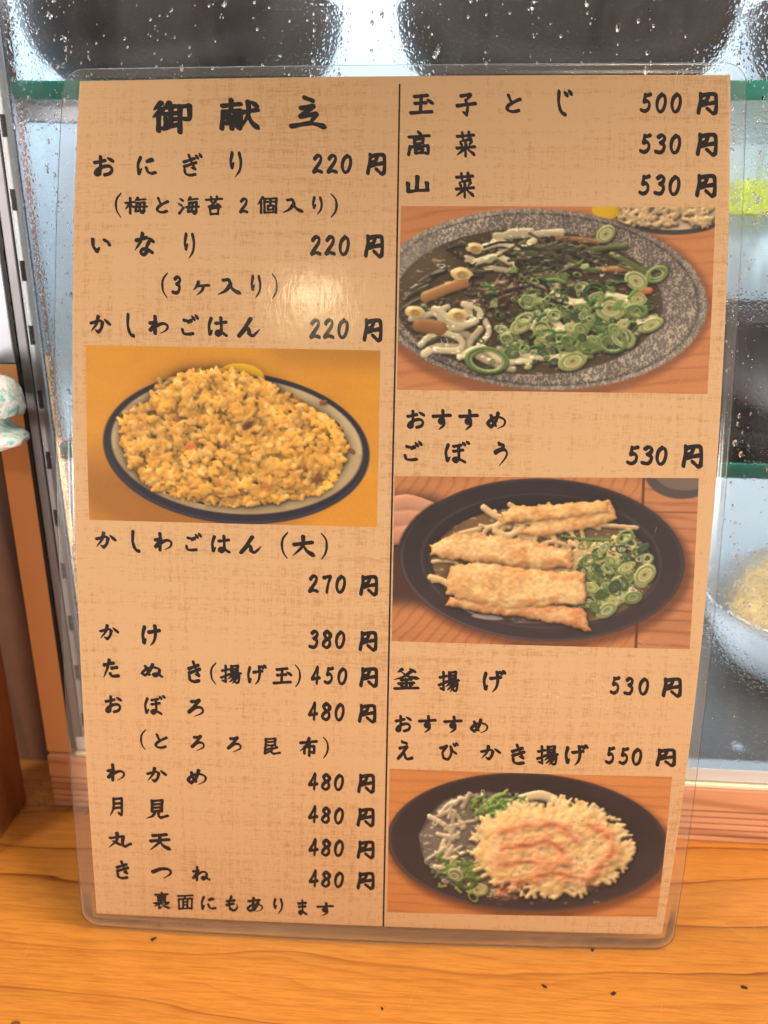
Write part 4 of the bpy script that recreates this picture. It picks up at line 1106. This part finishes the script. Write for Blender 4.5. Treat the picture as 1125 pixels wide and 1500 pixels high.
# ---- film: closed slab with rounded corners, lifted a little over the paper
def film():
    R = 7.0
    tb, = [0.0]
    ts = np.unique(np.concatenate([np.linspace(0, R, 10), np.linspace(R, 1, 2)[1:] * 0 + R, np.linspace(R, 296, 110), np.linspace(296, 330, 60)]))
    vs = np.unique(np.concatenate([np.linspace(0, .03, 12), np.linspace(.03, .97, 70), np.linspace(.97, 1, 12)]))
    us = np.unique(np.concatenate([np.linspace(0, .035, 16), np.linspace(.035, .965, 60), np.linspace(.965, 1, 16)]))
    S = np.zeros((len(vs), len(us))); T = S.copy()
    for j, v in enumerate(vs):
        for i, u in enumerate(us):
            s = -112 + 224 * u
            for _ in range(4):
                t = FT(s) * v; s = FL(t) * (1 - u) + FR(t) * u
            S[j, i], T[j, i] = s, t
    # pull the corners round
    for j in range(len(vs)):
        for i in range(len(us)):
            s, t = S[j, i], T[j, i]; l, r, tp = FL(t), FR(t), FT(s)
            for side_, ds in ((1, s - l), (-1, r - s)):
                for dt, sg in ((t, 1), (tp - t, -1)):
                    if ds < R and dt < R:
                        a, b_ = R - ds, R - dt; m = max(a, b_); d = math.hypot(a, b_)
                        if d > 1e-9:
                            k = m / d; na, nb = a * k, b_ * k
                            S[j, i] += side_ * (a - na); T[j, i] += sg * (b_ - nb)
    sm = lambda x: np.clip(x, 0, 1) ** 2 * (3 - 2 * np.clip(x, 0, 1))
    d = np.minimum.reduce([S - PL(T), PR(T) - S, T - PB(S), PT(S) - T])
    lift = sm((d + 1.6) / 1.6)
    nj, ni = S.shape
    Vf = sheet(S, T, 0.) + (0.22 + .33 * lift)[..., None] * _n
    Vb = sheet(S, T, 0.) - (0.22 + .18 * lift)[..., None] * _n
    V = list(Vf.reshape(-1, 3)) + list(Vb.reshape(-1, 3)); N = nj * ni; F = []; E = []
    for j in range(nj - 1):
        for i in range(ni - 1):
            a = j * ni + i; q = (a, a + 1, a + ni + 1, a + ni); F.append(q); F.append(tuple(k + N for k in q[::-1]))
    rim = list(range(ni)) + [j * ni + ni - 1 for j in range(1, nj)] + [(nj - 1) * ni + i for i in range(ni - 2, -1, -1)] + [j * ni for j in range(nj - 2, 0, -1)]
    for k in range(len(rim)):
        a, b_ = rim[k], rim[(k + 1) % len(rim)]; F.append((b_, a, a + N, b_ + N)); E.append(len(F) - 1)
    o = mesh_obj('laminate_film', V, F, M['film'], menu, True, MO)
    o.data.materials.append(M['film_edge']); o.data.materials.append(M['film_margin'])
    for k, (j, i) in enumerate((j, i) for j in range(nj - 1) for i in range(ni - 1)):
        if d[j:j + 2, i:i + 2].max() < -.2: o.data.polygons[2 * k].material_index = 2
    for k in E: o.data.polygons[k].material_index = 1; o.data.polygons[k].use_smooth = False
    bm = bmesh.new(); bm.from_mesh(o.data); bmesh.ops.remove_doubles(bm, verts=bm.verts[:], dist=1e-7)
    bmesh.ops.recalc_face_normals(bm, faces=bm.faces[:]); bm.to_mesh(o.data); bm.free()
    return o


film()


# ---- printed pictures
def picture(fn, quad, label):
    img = fn(); h, w = img.shape[:2]
    c = img / 255.
    lin = np.where(c <= .04045, c / 12.92, ((c + .055) / 1.055) ** 2.4) * PRINT_GAIN
    qs, qt = on_sheet([q[0] for q in quad], [q[1] for q in quad])        # TL TR BR BL
    u = np.linspace(0, 1, w)[None, :]; v = np.linspace(0, 1, h)[:, None]
    f = lambda a: (a[0] * (1 - u) + a[1] * u) * (1 - v) + (a[3] * (1 - u) + a[2] * u) * v
    P = (sheet(f(qs), f(qt), .07).reshape(-1, 3) - MO) * MM
    me = bpy.data.meshes.new('food_picture'); n = w * h
    a = (np.arange(h - 1)[:, None] * w + np.arange(w - 1)[None, :]).ravel()
    quads = np.stack([a, a + w, a + w + 1, a + 1], -1)
    me.vertices.add(n); me.vertices.foreach_set('co', P.ravel())
    me.loops.add(quads.size); me.loops.foreach_set('vertex_index', quads.ravel())
    me.polygons.add(len(quads)); me.polygons.foreach_set('loop_start', np.arange(len(quads)) * 4)
    me.update(calc_edges=True); me.validate()
    at_ = me.color_attributes.new('print', 'FLOAT_COLOR', 'POINT')
    at_.data.foreach_set('color', np.concatenate([lin.reshape(-1, 3), np.ones((n, 1))], 1).ravel().astype(np.float32))
    for p in me.polygons: p.use_smooth = True
    me.materials.append(M['print'])
    o = bpy.data.objects.new('food_picture', me); COL.objects.link(o); o.parent = paper
    o["label"] = label
    return o


PRINT_GAIN = np.array([1.08, 1.08, 1.08])
picture(pic_rice, [(125.5, 505.5), (557, 513.5), (552, 772), (131, 761.5)], 'printed picture of seasoned rice heaped on a blue rimmed plate')
picture(pic_sansai, [(587.5, 302), (1048, 304), (1036, 577), (581.5, 571)], 'printed picture of noodle soup with greens in a grey speckled bowl')
picture(pic_gobo, [(578.5, 697.5), (1023.5, 700.5), (1010, 951), (574, 939)], 'printed picture of noodles with long fritters in a black bowl')
picture(pic_kakiage, [(571, 1126), (984.5, 1138), (962, 1343), (567, 1336)], 'printed picture of noodles with a round fritter in a black bowl')

# ---- brush lettering: every character is a set of brush strokes, turned into one outlined mesh per line
BA = 'a 64,10 54,20'
MAI = 't 58,4 46,24;a 56,16 92,12;a 54,34 48,84;a 54,34 88,30;a 88,30 84,88 74,92;a 40,58 98,54;a 48,82 88,80;a 69,36 65,80'
KI = 'a 20,36 70,20;a 22,56 78,38;a 44,6 56,36 72,66;t 72,66 52,60;a 24,70 28,86 48,94 74,90'
KE = 'a 20,12 12,48 18,84;t 18,84 28,66;a 42,36 94,28;t 72,8 74,50 66,80 50,98'
SHI = 'a 34,4 32,46 40,76;a 40,76 52,92 66,96'
DK = 'd 76,4 86,16;d 90,0 100,11'
GL = {
    '2': 'a 28,24 46,8 66,14 64,36 44,62 22,88;a 22,90 44,84 72,90', '0': 'a 54,8 32,28 24,64 36,92 58,86 72,52 70,20 54,8',
    '3': 'a 34,18 52,8 68,18 62,36 46,46;a 46,46 64,56 62,78 46,92 20,88', '4': 'a 62,6 40,38 16,70;a 16,70 46,68 78,64;a 63,8 60,50 54,94',
    '5': 'a 42,12 33,46;a 33,46 52,42 66,56 60,80 38,92 16,86;a 42,13 58,14 74,9', '7': 'a 24,18 48,14 74,12;a 74,12 58,46 46,92',
    '8': 'a 62,24 48,8 30,22 40,42 58,56 60,80 42,93 22,80 32,58 58,42 66,24 48,8',
    '円': 'a 20,8 18,40 8,92;a 22,16 52,8 84,8;a 88,12 91,50 88,88;a 88,88 76,96 62,84 50,74;a 22,58 50,52 84,46;a 54,14 46,36 30,44',
    'お': 'a 12,34 36,30 58,24;a 38,8 37,50 34,84;a 34,84 22,90 14,82 24,66 50,52;a 50,52 76,50 88,64 80,82 56,90;d 70,14 92,27',
    'に': 'a 24,10 12,45 16,86;t 16,86 30,62;a 56,30 74,18 82,22;t 82,22 64,34;a 52,60 60,78 76,86 96,82',
    'り': 'a 26,10 18,40 24,60;t 24,60 36,44;t 66,12 74,40 68,72 44,98',
    'と': 'a 26,8 34,28 44,48;a 86,28 56,42 26,60;a 26,60 18,78 36,91 60,92 80,86', 'い': 'a 12,20 14,55 30,84;t 30,84 44,62;a 66,24 82,36 88,50',
    'な': 'a 14,34 60,22;t 42,6 32,40 8,74;d 66,24 90,38;a 70,42 62,58 62,80;a 62,80 48,93 34,84 44,70 64,72 86,84',
    'か': 'a 10,44 48,32 62,40;a 62,40 56,72 42,90;t 42,90 28,78;t 42,10 34,48 10,86;d 72,26 94,50', 'し': SHI,
    'わ': 'a 32,6 34,50 32,94;a 8,40 36,32;a 36,32 10,76;t 10,76 40,54 70,42 92,54 86,76 58,94', 'は': 'a 22,10 12,45 16,84;t 16,84 28,66;a 44,34 92,28;a 68,8 70,50 70,78;a 70,78 56,91 44,82 58,70 94,92',
    'ん': 'a 60,6 36,50 10,94;a 14,88 42,54 52,60 54,82;t 54,82 70,92 98,60', 'け': KE, 'た': 'a 10,30 64,20;t 40,6 28,50 8,92;a 54,46 84,42;a 46,74 60,86 94,84',
    'ぬ': 'a 22,24 34,60 40,78;a 56,12 40,60 20,82;a 20,82 8,66 30,40 60,30;a 60,30 86,44 84,72;a 84,72 68,88 58,76 74,70 98,90',
    'き': KI, 'ぎ': KI + ';d 76,6 86,18;d 92,0 102,12', 'げ': KE.replace('94,28', '88,30') + ';d 84,4 92,14;d 98,0 106,10', 'じ': SHI + ';d 62,6 76,18;d 84,0 98,12',
    'ご': 'a 26,26 50,30 66,26;t 66,28 46,42;a 18,70 24,86 46,91 76,88;d 70,8 82,22;d 88,2 100,16',
    'ぼ': 'a 20,14 10,48 16,86;t 16,86 28,68;a 42,22 72,16;a 42,44 80,38;a 62,20 64,60 62,80;a 62,80 50,92 40,82 54,74 88,92;d 80,4 88,14;d 96,0 104,8',
    'ろ': 'a 26,18 50,16 68,10;a 68,12 40,44 12,74;t 12,74 50,50 82,54 84,78 42,98', 'め': 'a 24,24 32,58 44,76;a 58,10 44,60 22,84;t 22,84 8,66 30,40 62,32 90,48 86,76 56,94',
    'つ': 't 8,44 46,28 82,32 88,54 58,78', 'ね': 'a 30,6 30,50 28,94;a 8,36 36,28;a 36,28 8,80;a 8,80 40,50 64,38 82,48 82,76;a 82,76 66,90 56,80 70,72 98,90',
    'も': 'a 48,6 34,50 40,84;t 40,84 66,94 86,76 82,54;a 20,36 68,30;a 18,60 62,52', 'あ': 'a 18,26 76,18;a 44,6 40,50 46,86;t 68,36 50,74 24,90 12,74 34,52 66,46 90,62 84,84 56,96',
    'ま': 'a 16,24 80,20;a 22,46 76,42;a 50,6 52,50 52,78;a 52,78 36,92 22,82 38,72 84,92', 'す': 'a 4,32 96,26;a 56,4 58,40 56,58;a 56,58 42,66 36,54 48,44 60,52;t 60,50 60,76 34,99',
    'う': 'a 36,8 64,16;t 62,18 52,28;t 14,44 50,32 78,36 80,60 38,99', 'え': 'a 38,6 64,14;a 24,38 66,30;a 66,32 14,90;a 20,84 48,62 56,84;a 56,84 70,92 96,86',
    'び': 'a 8,28 44,16;a 44,16 20,52 26,82;a 26,82 50,88 68,58 66,20;a 66,20 78,44 94,56;d 80,4 88,14;d 94,0 102,9', 'ケ': 't 36,10 26,40 8,60;a 26,36 94,32;t 64,36 56,66 26,96',
    '(': 's 70,0 44,24 38,52 46,80 68,104', ')': 's 32,0 58,24 64,52 56,80 34,104',
    '入': 'a 26,16 46,12;a 48,14 56,34;n 54,36 66,66 98,90;t 54,44 34,74 4,94', '大': 'a 12,42 88,32;t 50,6 46,50 6,94;n 50,44 66,72 97,94', '玉': 'a 22,18 76,12;a 24,48 70,44;a 6,90 94,84;a 50,14 46,86;d 76,32 96,46',
    '昆': 'a 28,8 28,46;a 28,10 74,6;a 74,6 72,46;a 30,27 72,24;a 28,46 72,44;a 26,56 24,92;a 24,92 46,80;a 26,72 46,64;t 82,56 58,70;a 58,52 56,84 66,94;a 66,94 96,88',
    '布': 't 54,6 36,46 6,74;a 8,30 94,22;a 30,52 28,86;a 30,52 80,48;a 80,48 80,82 68,80;a 56,34 54,98', '月': 't 32,8 30,60 12,97;a 32,10 78,6;a 78,6 78,90 62,84;a 32,34 74,32;a 30,58 74,54',
    '見': 'a 30,6 30,60;a 30,8 74,4;a 74,4 72,60;a 32,25 70,23;a 32,42 70,40;a 30,60 72,56;t 42,62 34,82 6,95;a 60,60 58,80 68,92;a 68,92 98,82', '丸': 't 40,6 38,50 6,94;a 12,36 66,26;a 66,26 64,76 74,88;a 74,88 98,72;d 24,54 52,76',
    '天': 'a 18,16 80,10;a 8,46 92,38;t 50,14 46,54 6,95;n 52,48 68,74 99,93', '高': 'd 46,0 56,11;a 14,24 88,18;a 34,34 34,52;a 34,34 66,32;a 66,32 64,52;a 34,52 64,50;a 18,64 12,98;a 18,66 84,60;a 84,60 84,92 72,90;a 38,76 38,92;a 38,76 64,73;a 64,73 62,90;a 38,91 62,89',
    '菜': 'a 10,18 90,12;a 34,3 37,25;t 66,1 60,25;t 76,28 50,34 22,38;d 24,42 32,53;d 47,40 53,51;t 78,38 66,54;a 8,66 94,60;a 50,54 50,98;t 46,68 8,95;n 54,66 94,94', '山': 'a 50,6 48,82;a 14,42 16,88;a 16,88 48,82 88,80;a 86,40 88,80',
    '釜': 't 34,6 18,20;d 64,4 82,17;t 68,16 40,40 4,54;n 34,20 60,40 97,48;a 32,56 68,52;a 22,72 78,68;a 50,52 50,92;d 30,77 37,87;t 70,75 60,87;a 8,95 94,92', '揚': 'a 8,30 40,23;a 25,5 25,88;a 25,88 12,82;a 4,66 42,50;a 52,6 52,36;a 52,8 84,4;a 84,4 82,36;a 52,22 82,20;a 52,36 82,34;a 42,49 97,44;t 56,49 50,62 36,74;a 52,61 90,57;a 90,57 86,90 74,93;t 67,60 56,78 42,90;t 79,60 70,80 56,97',
    '御': 't 24,6 6,28;t 26,26 4,52;a 18,44 18,94;t 44,6 32,26;a 36,20 60,16;a 32,42 62,38;a 48,20 48,78;a 48,60 60,56;a 36,56 36,82;a 30,87 64,74;a 70,18 93,14;a 93,14 93,54 80,56;a 70,16 70,98',
    '献': 'a 8,22 54,16;a 30,4 30,36;a 10,40 6,92;a 10,40 54,36;a 54,36 54,88 46,86;d 22,46 27,54;t 42,44 36,54;a 20,61 44,58;a 18,75 46,72;a 32,58 32,92;a 56,42 98,34;t 74,10 74,46 56,92;n 74,42 82,70 101,92;d 84,10 96,22',
    '立': 'a 40,4 62,13;a 30,36 64,29;a 64,30 28,62;a 28,62 72,54;t 72,54 54,86;a 2,92 56,82;n 54,83 76,87 99,95', '梅': 'a 4,34 42,28;a 24,4 24,96;t 24,36 2,72;a 26,44 38,58;' + MAI, '海': 'd 10,12 23,22;d 2,38 16,48;a 6,92 26,60;' + MAI,
    '苔': 'a 8,18 92,12;a 34,3 36,28;t 66,1 62,28;t 56,28 40,44 20,56;a 22,55 78,46;d 66,38 84,55;a 28,66 32,97;a 28,66 74,61;a 74,61 70,95;a 32,95 72,93',
    '個': 't 28,4 4,48;a 20,32 20,98;a 36,14 36,96;a 36,14 92,10;a 92,10 90,96;a 38,94 90,92;a 46,32 82,30;a 64,20 64,54;a 52,55 52,78;a 52,55 78,53;a 78,53 76,78;a 52,78 76,76',
    '裏': 'd 48,-2 56,7;a 16,14 86,10;a 30,23 32,52;a 30,23 72,20;a 72,20 70,52;a 32,37 70,35;a 50,20 50,64;a 32,51 70,48;a 10,67 92,62;t 46,67 8,88;a 38,76 38,98;t 38,98 56,88;t 84,70 64,80;n 50,68 66,86 98,98',
    '面': 'a 10,12 92,8;t 50,12 42,30;a 14,32 16,95;a 14,32 88,28;a 88,28 86,95;a 38,33 38,88;a 64,31 62,88;a 38,51 62,49;a 38,69 62,67;a 16,94 86,90', '子': 'a 24,15 72,8;t 72,10 46,38;a 48,34 58,60 52,92;t 52,92 30,80;a 4,56 98,46',
}
_cache = {}


def glyph(ch, wt=1.):
    """outline mesh of one character in a unit box: brush of slanted, slightly flat tip dragged along the strokes"""
    if (ch, wt) in _cache: return _cache[(ch, wt)]
    st = GL[ch].split(';')
    n = len(st); base = 8.0 if ch in '0234578' else (7.6 if ch == '円' else (7.2 if n <= 4 else 6.4 if n <= 6 else 5.6 if n <= 9 else 4.7))
    if ch in '()': base = 8.2
    base *= (1.46 if n <= 9 else 1.66) * wt
    ca, sa = math.cos(math.radians(52)), math.sin(math.radians(52))
    PX, PR_ = [], []
    for s in st:
        k, *pp = s.split(); P = np.array([tuple(map(float, p.split(','))) for p in pp]); m = len(P); Q = []
        for i in range(m - 1):
            p0 = P[i - 1] if i else 2 * P[0] - P[1]; p1, p2 = P[i], P[i + 1]; p3 = P[i + 2] if i + 2 < m else 2 * P[-1] - P[-2]
            for t in np.linspace(0, 1, 22, endpoint=False): Q.append(.5 * (2 * p1 + (p2 - p0) * t + (2 * p0 - 5 * p1 + 4 * p2 - p3) * t * t + (3 * p1 - p0 - 3 * p2 + p3) * t ** 3))
        Q = np.array(Q + [P[-1]]); T = np.linspace(0, 1, len(Q))
        X = {'a': ((0, 1.02), (.12, 1.0), (.5, .82), (.88, .98), (1, .95)), 't': ((0, 1.1), (.3, .92), (.75, .6), (1, .22)), 'd': ((0, .6), (.6, 1.15), (1, 1.0)), 'n': ((0, .5), (.5, .9), (.85, 1.3), (1, .55)), 's': ((0, .42), (.5, .98), (1, .36))}[k]
        w = base * np.interp(T, [a for a, _ in X], [b for _, b in X]) * (.78 if k == 's' else 1)
        PX.append(Q); PR_.append(w)
    PX = np.concatenate(PX); PR_ = np.concatenate(PR_)
    lo = PX.min(0) - 12; hi = PX.max(0) + 12; N = 76
    gx = np.linspace(lo[0], hi[0], N); gy = np.linspace(lo[1], hi[1], N)
    f = np.full((N, N), -1e9)
    for (x, y), r in zip(PX, PR_):
        dx = gx[None, :] - x; dy = gy[:, None] - y
        u = dx * ca + dy * sa; v = (-dx * sa + dy * ca) / .78
        f = np.maximum(f, r - np.sqrt(u * u + v * v))
    f = f + .35 * (_vnoise(N, N, 5, 5, np.random.default_rng(ord(ch))) - .5)
    V, F, key = [], [], {}

    def vid(k, x, y):
        if k not in key: key[k] = len(V); V.append((x, y))
        return key[k]
    for j in range(N - 1):
        for i in range(N - 1):
            cs = ((j, i), (j, i + 1), (j + 1, i + 1), (j + 1, i)); vals = [f[c] for c in cs]
            if max(vals) <= 0: continue
            poly = []
            for q in range(4):
                a, b = cs[q], cs[(q + 1) % 4]; fa, fb = vals[q], vals[(q + 1) % 4]
                if fa > 0: poly.append(vid(a, gx[a[1]], gy[a[0]]))
                if (fa > 0) != (fb > 0):
                    t = fa / (fa - fb); poly.append(vid((min(a, b), max(a, b)), gx[a[1]] + (gx[b[1]] - gx[a[1]]) * t, gy[a[0]] + (gy[b[0]] - gy[a[0]]) * t))
            if len(poly) > 2: F.append(poly)
    V = np.array(V); lo, hi = V.min(0), V.max(0)
    _cache[(ch, wt)] = ((V - lo) / (hi - lo), F); return _cache[(ch, wt)]


YEN_W = 'w'
LINES = [
    [('御', 223, 282, 147, 197), ('献', 321, 381, 143, 192), ('立', 423, 479, 139.5, 190)],
    [('お', 136, 168, 227, 259), ('に', 200, 230, 228, 257), ('ぎ', 267, 297, 224, 259), ('り', 336, 355, 221, 260)],
    [('2', 457, 473.5, 225, 255), ('2', 478, 495, 225, 255), ('0', 499, 516, 225, 255), ('円', 536, 566, 223.5, 258)],
    [('(', 168, 178, 282, 319), ('梅', 182, 217, 288, 314.5), ('と', 228, 248, 288, 313), ('海', 260, 293, 287, 315), ('苔', 300, 327, 286, 316), ('2', 350, 364, 289, 313), ('個', 377, 407, 287, 314), ('入', 414, 445, 290, 312), ('り', 457, 473, 287, 315), (')', 484, 495, 283, 319)],
    [('い', 133, 163, 348, 371), ('な', 197, 227, 339, 376), ('り', 269, 286, 340, 379)],
    [('2', 454, 471, 344, 375), ('2', 475, 492, 344, 375), ('0', 496, 512.5, 344, 375.5), ('円', 533, 562.5, 343, 379)],
    [('(', 236, 246, 399, 437), ('3', 251, 265.5, 403, 432), ('ケ', 283, 308, 410.5, 433), ('入', 319, 354, 407, 432), ('り', 367, 383, 402, 437), (')', 398, 407, 400, 438.5)],
    [('か', 131, 163, 461, 489), ('し', 185, 198, 458, 495), ('わ', 217, 247.5, 461, 491), ('ご', 265, 291.5, 460, 492), ('は', 304, 334, 463, 494), ('ん', 347, 381, 464, 495)],
    [('2', 453, 470, 466, 497), ('2', 473, 490, 466, 497), ('0', 494, 511, 466, 497), ('円', 531, 560.5, 466, 502)],
    [('か', 139, 171, 778, 804), ('し', 192, 206, 776, 810), ('わ', 225, 253, 779, 808), ('ご', 271, 296, 780, 808), ('は', 309, 338, 783, 811), ('ん', 350, 383, 784, 812), ('(', 411, 422, 779, 819), ('大', 428, 462, 783, 816), (')', 470, 480.5, 780, 820)],
    [('2', 451, 467, 841, 869), ('7', 472, 486.5, 841.5, 870), ('0', 491, 507, 841.5, 870), ('円', 526, 554, 842, 874)],
    [('か', 145, 175, 914, 938), ('け', 207, 236, 914, 946)],
    [('3', 451.5, 467, 922, 951), ('8', 471, 487, 922, 951), ('0', 490.5, 506, 923, 951), ('円', 525, 553, 924, 955)],
    [('た', 150, 176, 964, 993), ('ぬ', 206, 239.5, 971, 993), ('き', 274, 295, 967, 1001)],
    [('(', 307.5, 317, 970, 1003), ('揚', 322, 354.5, 973, 1002), ('げ', 362, 391, 973, 1003), ('玉', 399, 428.5, 977, 1003), (')', 432, 441, 973, 1007)],
    [('4', 455, 470, 974.5, 1003.5), ('5', 474, 489.5, 976, 1003), ('0', 494, 509, 977, 1004), ('円', 526, 554, 977, 1008)],
    [('お', 153, 179, 1018, 1045), ('ぼ', 211, 243, 1018, 1047.5), ('ろ', 274, 299, 1023, 1050)],
    [('4', 451, 466, 1027, 1056), ('8', 470, 486, 1028, 1056.5), ('0', 490, 505, 1029, 1057), ('円', 524, 551.5, 1031, 1060)],
    [('(', 205, 214, 1068, 1099), ('と', 226, 246, 1074, 1097), ('ろ', 279, 300, 1076, 1100), ('ろ', 332, 354, 1078, 1102), ('昆', 386, 412, 1080, 1106), ('布', 438, 466, 1079, 1109), (')', 473, 482, 1079, 1111)],
    [('わ', 156, 183.5, 1118, 1145), ('か', 214, 245, 1123, 1146.5), ('め', 273, 303, 1126, 1149.5)],
    [('4', 451, 466.5, 1131, 1158), ('8', 470, 485.5, 1132, 1158.5), ('0', 489, 504, 1133, 1159), ('円', 523, 549.5, 1133, 1163)],
    [('月', 161, 180.5, 1167, 1196), ('見', 214, 248, 1170, 1200)],
    [('4', 451, 466.5, 1179, 1206), ('8', 470, 485, 1181, 1207), ('0', 489, 504, 1182, 1208), ('円', 522, 549, 1183, 1212)],
    [('丸', 159, 194, 1218, 1242), ('天', 218, 251, 1220, 1246)],
    [('4', 451.5, 467, 1227, 1254), ('8', 470, 485.5, 1228, 1255), ('0', 489, 504, 1229, 1255.5), ('円', 522, 549, 1231, 1259)],
    [('き', 169, 189.5, 1260, 1288.5), ('つ', 221, 252, 1270, 1287), ('ね', 281, 308.5, 1268, 1291)],
    [('4', 452, 467, 1273, 1300), ('8', 470, 485.5, 1275, 1300.5), ('0', 489, 504, 1276, 1301), ('円', 522, 549, 1277, 1304)],
    [('裏', 224, 250, 1306, 1332), ('面', 259, 284, 1310, 1333), ('に', 294, 317.5, 1312, 1333), ('も', 330, 349, 1311, 1335.5), ('あ', 361, 385.5, 1313.5, 1336), ('り', 400, 415, 1315, 1339), ('ま', 435, 450.5, 1317, 1341), ('す', 463, 489.5, 1321, 1341.5)],
    [('玉', 599, 636, 137, 168.5), ('子', 667, 699, 135.5, 171), ('と', 740, 764.5, 137, 166), ('じ', 816, 839.5, 131, 171)],
    [('5', 937, 955.5, 135, 166), ('0', 960, 977, 135, 166.5), ('0', 982, 999, 135, 166.5), ('円', 1020, 1052, 134.5, 169.5)],
    [('高', 596, 631, 191, 229), ('菜', 667, 697.5, 191, 231)],
    [('5', 936, 955, 195, 226), ('3', 958, 976, 195, 226.5), ('0', 980.5, 998, 195.5, 226.5), ('円', 1019, 1051.5, 194, 230)],
    [('山', 594, 629.5, 256, 283.5), ('菜', 666, 696, 251, 291)],
    [('5', 935, 953.5, 255, 287), ('3', 957, 975, 255, 287), ('0', 979, 997, 256, 287.5), ('円', 1018, 1050, 254.5, 290.5)],
    [('お', 595, 623, 600, 628.5), ('す', 632, 662, 599, 630), ('す', 671, 701.5, 599, 630.5), ('め', 712, 741.5, 602.5, 628.5)],
    [('ご', 591, 619.5, 645.5, 676), ('ぼ', 651, 689, 645.5, 679), ('う', 723, 744, 646.5, 683)],
    [('5', 917, 937, 652, 682), ('3', 938, 957.5, 652, 682), ('0', 960, 978, 652.5, 682.5), ('円', 998, 1030, 650.5, 687)],
    [('釜', 576, 615, 978, 1011), ('揚', 641, 674, 982, 1014), ('げ', 707, 742, 981, 1014)],
    [('5', 893, 909, 990, 1018), ('3', 913, 928.5, 991, 1019), ('0', 935, 951, 992, 1019), ('円', 969, 999, 992, 1022.5)],
    [('お', 578, 603.5, 1047, 1073), ('す', 612, 640, 1047, 1073.5), ('す', 649, 678, 1048, 1074), ('め', 688, 715.5, 1052, 1074)],
    [('え', 581, 606, 1084, 1114), ('び', 643, 672, 1087, 1114.5), ('か', 703, 734.5, 1091, 1114), ('き', 748, 770, 1089, 1121), ('揚', 785, 819, 1091, 1121.5), ('げ', 827, 862.5, 1090, 1121.5)],
    [('5', 886, 901.5, 1093, 1120), ('5', 906, 922, 1094, 1121), ('0', 925, 941, 1095, 1122), ('円', 960, 990.5, 1096, 1124)],
]
for line in LINES:
    V, F = [], []; off = 0
    for ch, x0, x1, y0, y1 in line:
        gv, gf = glyph(ch, 1.06 if ch in '御献立' else 1.)
        s, t = on_sheet(x0 + gv[:, 0] * (x1 - x0), y0 + gv[:, 1] * (y1 - y0))
        V.append(sheet(s, t, .05)); F += [[k + off for k in f[::-1]] for f in gf]; off += len(gv)
    mesh_obj('lettering', np.concatenate(V), F, M['ink'], paper, False, MO)

# ruled line between the columns
V, F = [], []
for k, q in enumerate(np.linspace(0, 1, 40)):
    x = np.interp(q, (0, .3, .6, 1), (585.5, 579.5, 571.5, 561.5)); y = 123 + (1357 - 123) * q
    s, t = on_sheet([x - 1.25, x + 1.25], [y, y]); V += list(sheet(s, t, .05))
    if k: F.append((2 * k - 2, 2 * k, 2 * k + 1, 2 * k - 1))
mesh_obj('ruled_line', V, F, M['ink'], paper, False, MO)

# ================================================================ the small lamp whose mirror image shows on the film
s, t = on_sheet([456.], [440.])
P0 = sheet(s, t)[0]; du = (sheet(s + 1, t) - sheet(s - 1, t))[0]; dv = (sheet(s, t + 1) - sheet(s, t - 1))[0]
nn = np.cross(du, dv); nn /= np.linalg.norm(nn); nn = nn if nn[1] < 0 else -nn
vd = P0 - CAMP; vd /= np.linalg.norm(vd); rd = vd - 2 * vd.dot(nn) * nn
LP = P0 + rd * 900
l = bpy.data.lights.new('pendant_lamp', 'POINT'); l.energy = 3.6; l.color = (1.0, .84, .5); l.shadow_soft_size = .03
o = bpy.data.objects.new('pendant_lamp', l); COL.objects.link(o); o.location = Vector(LP) * MM
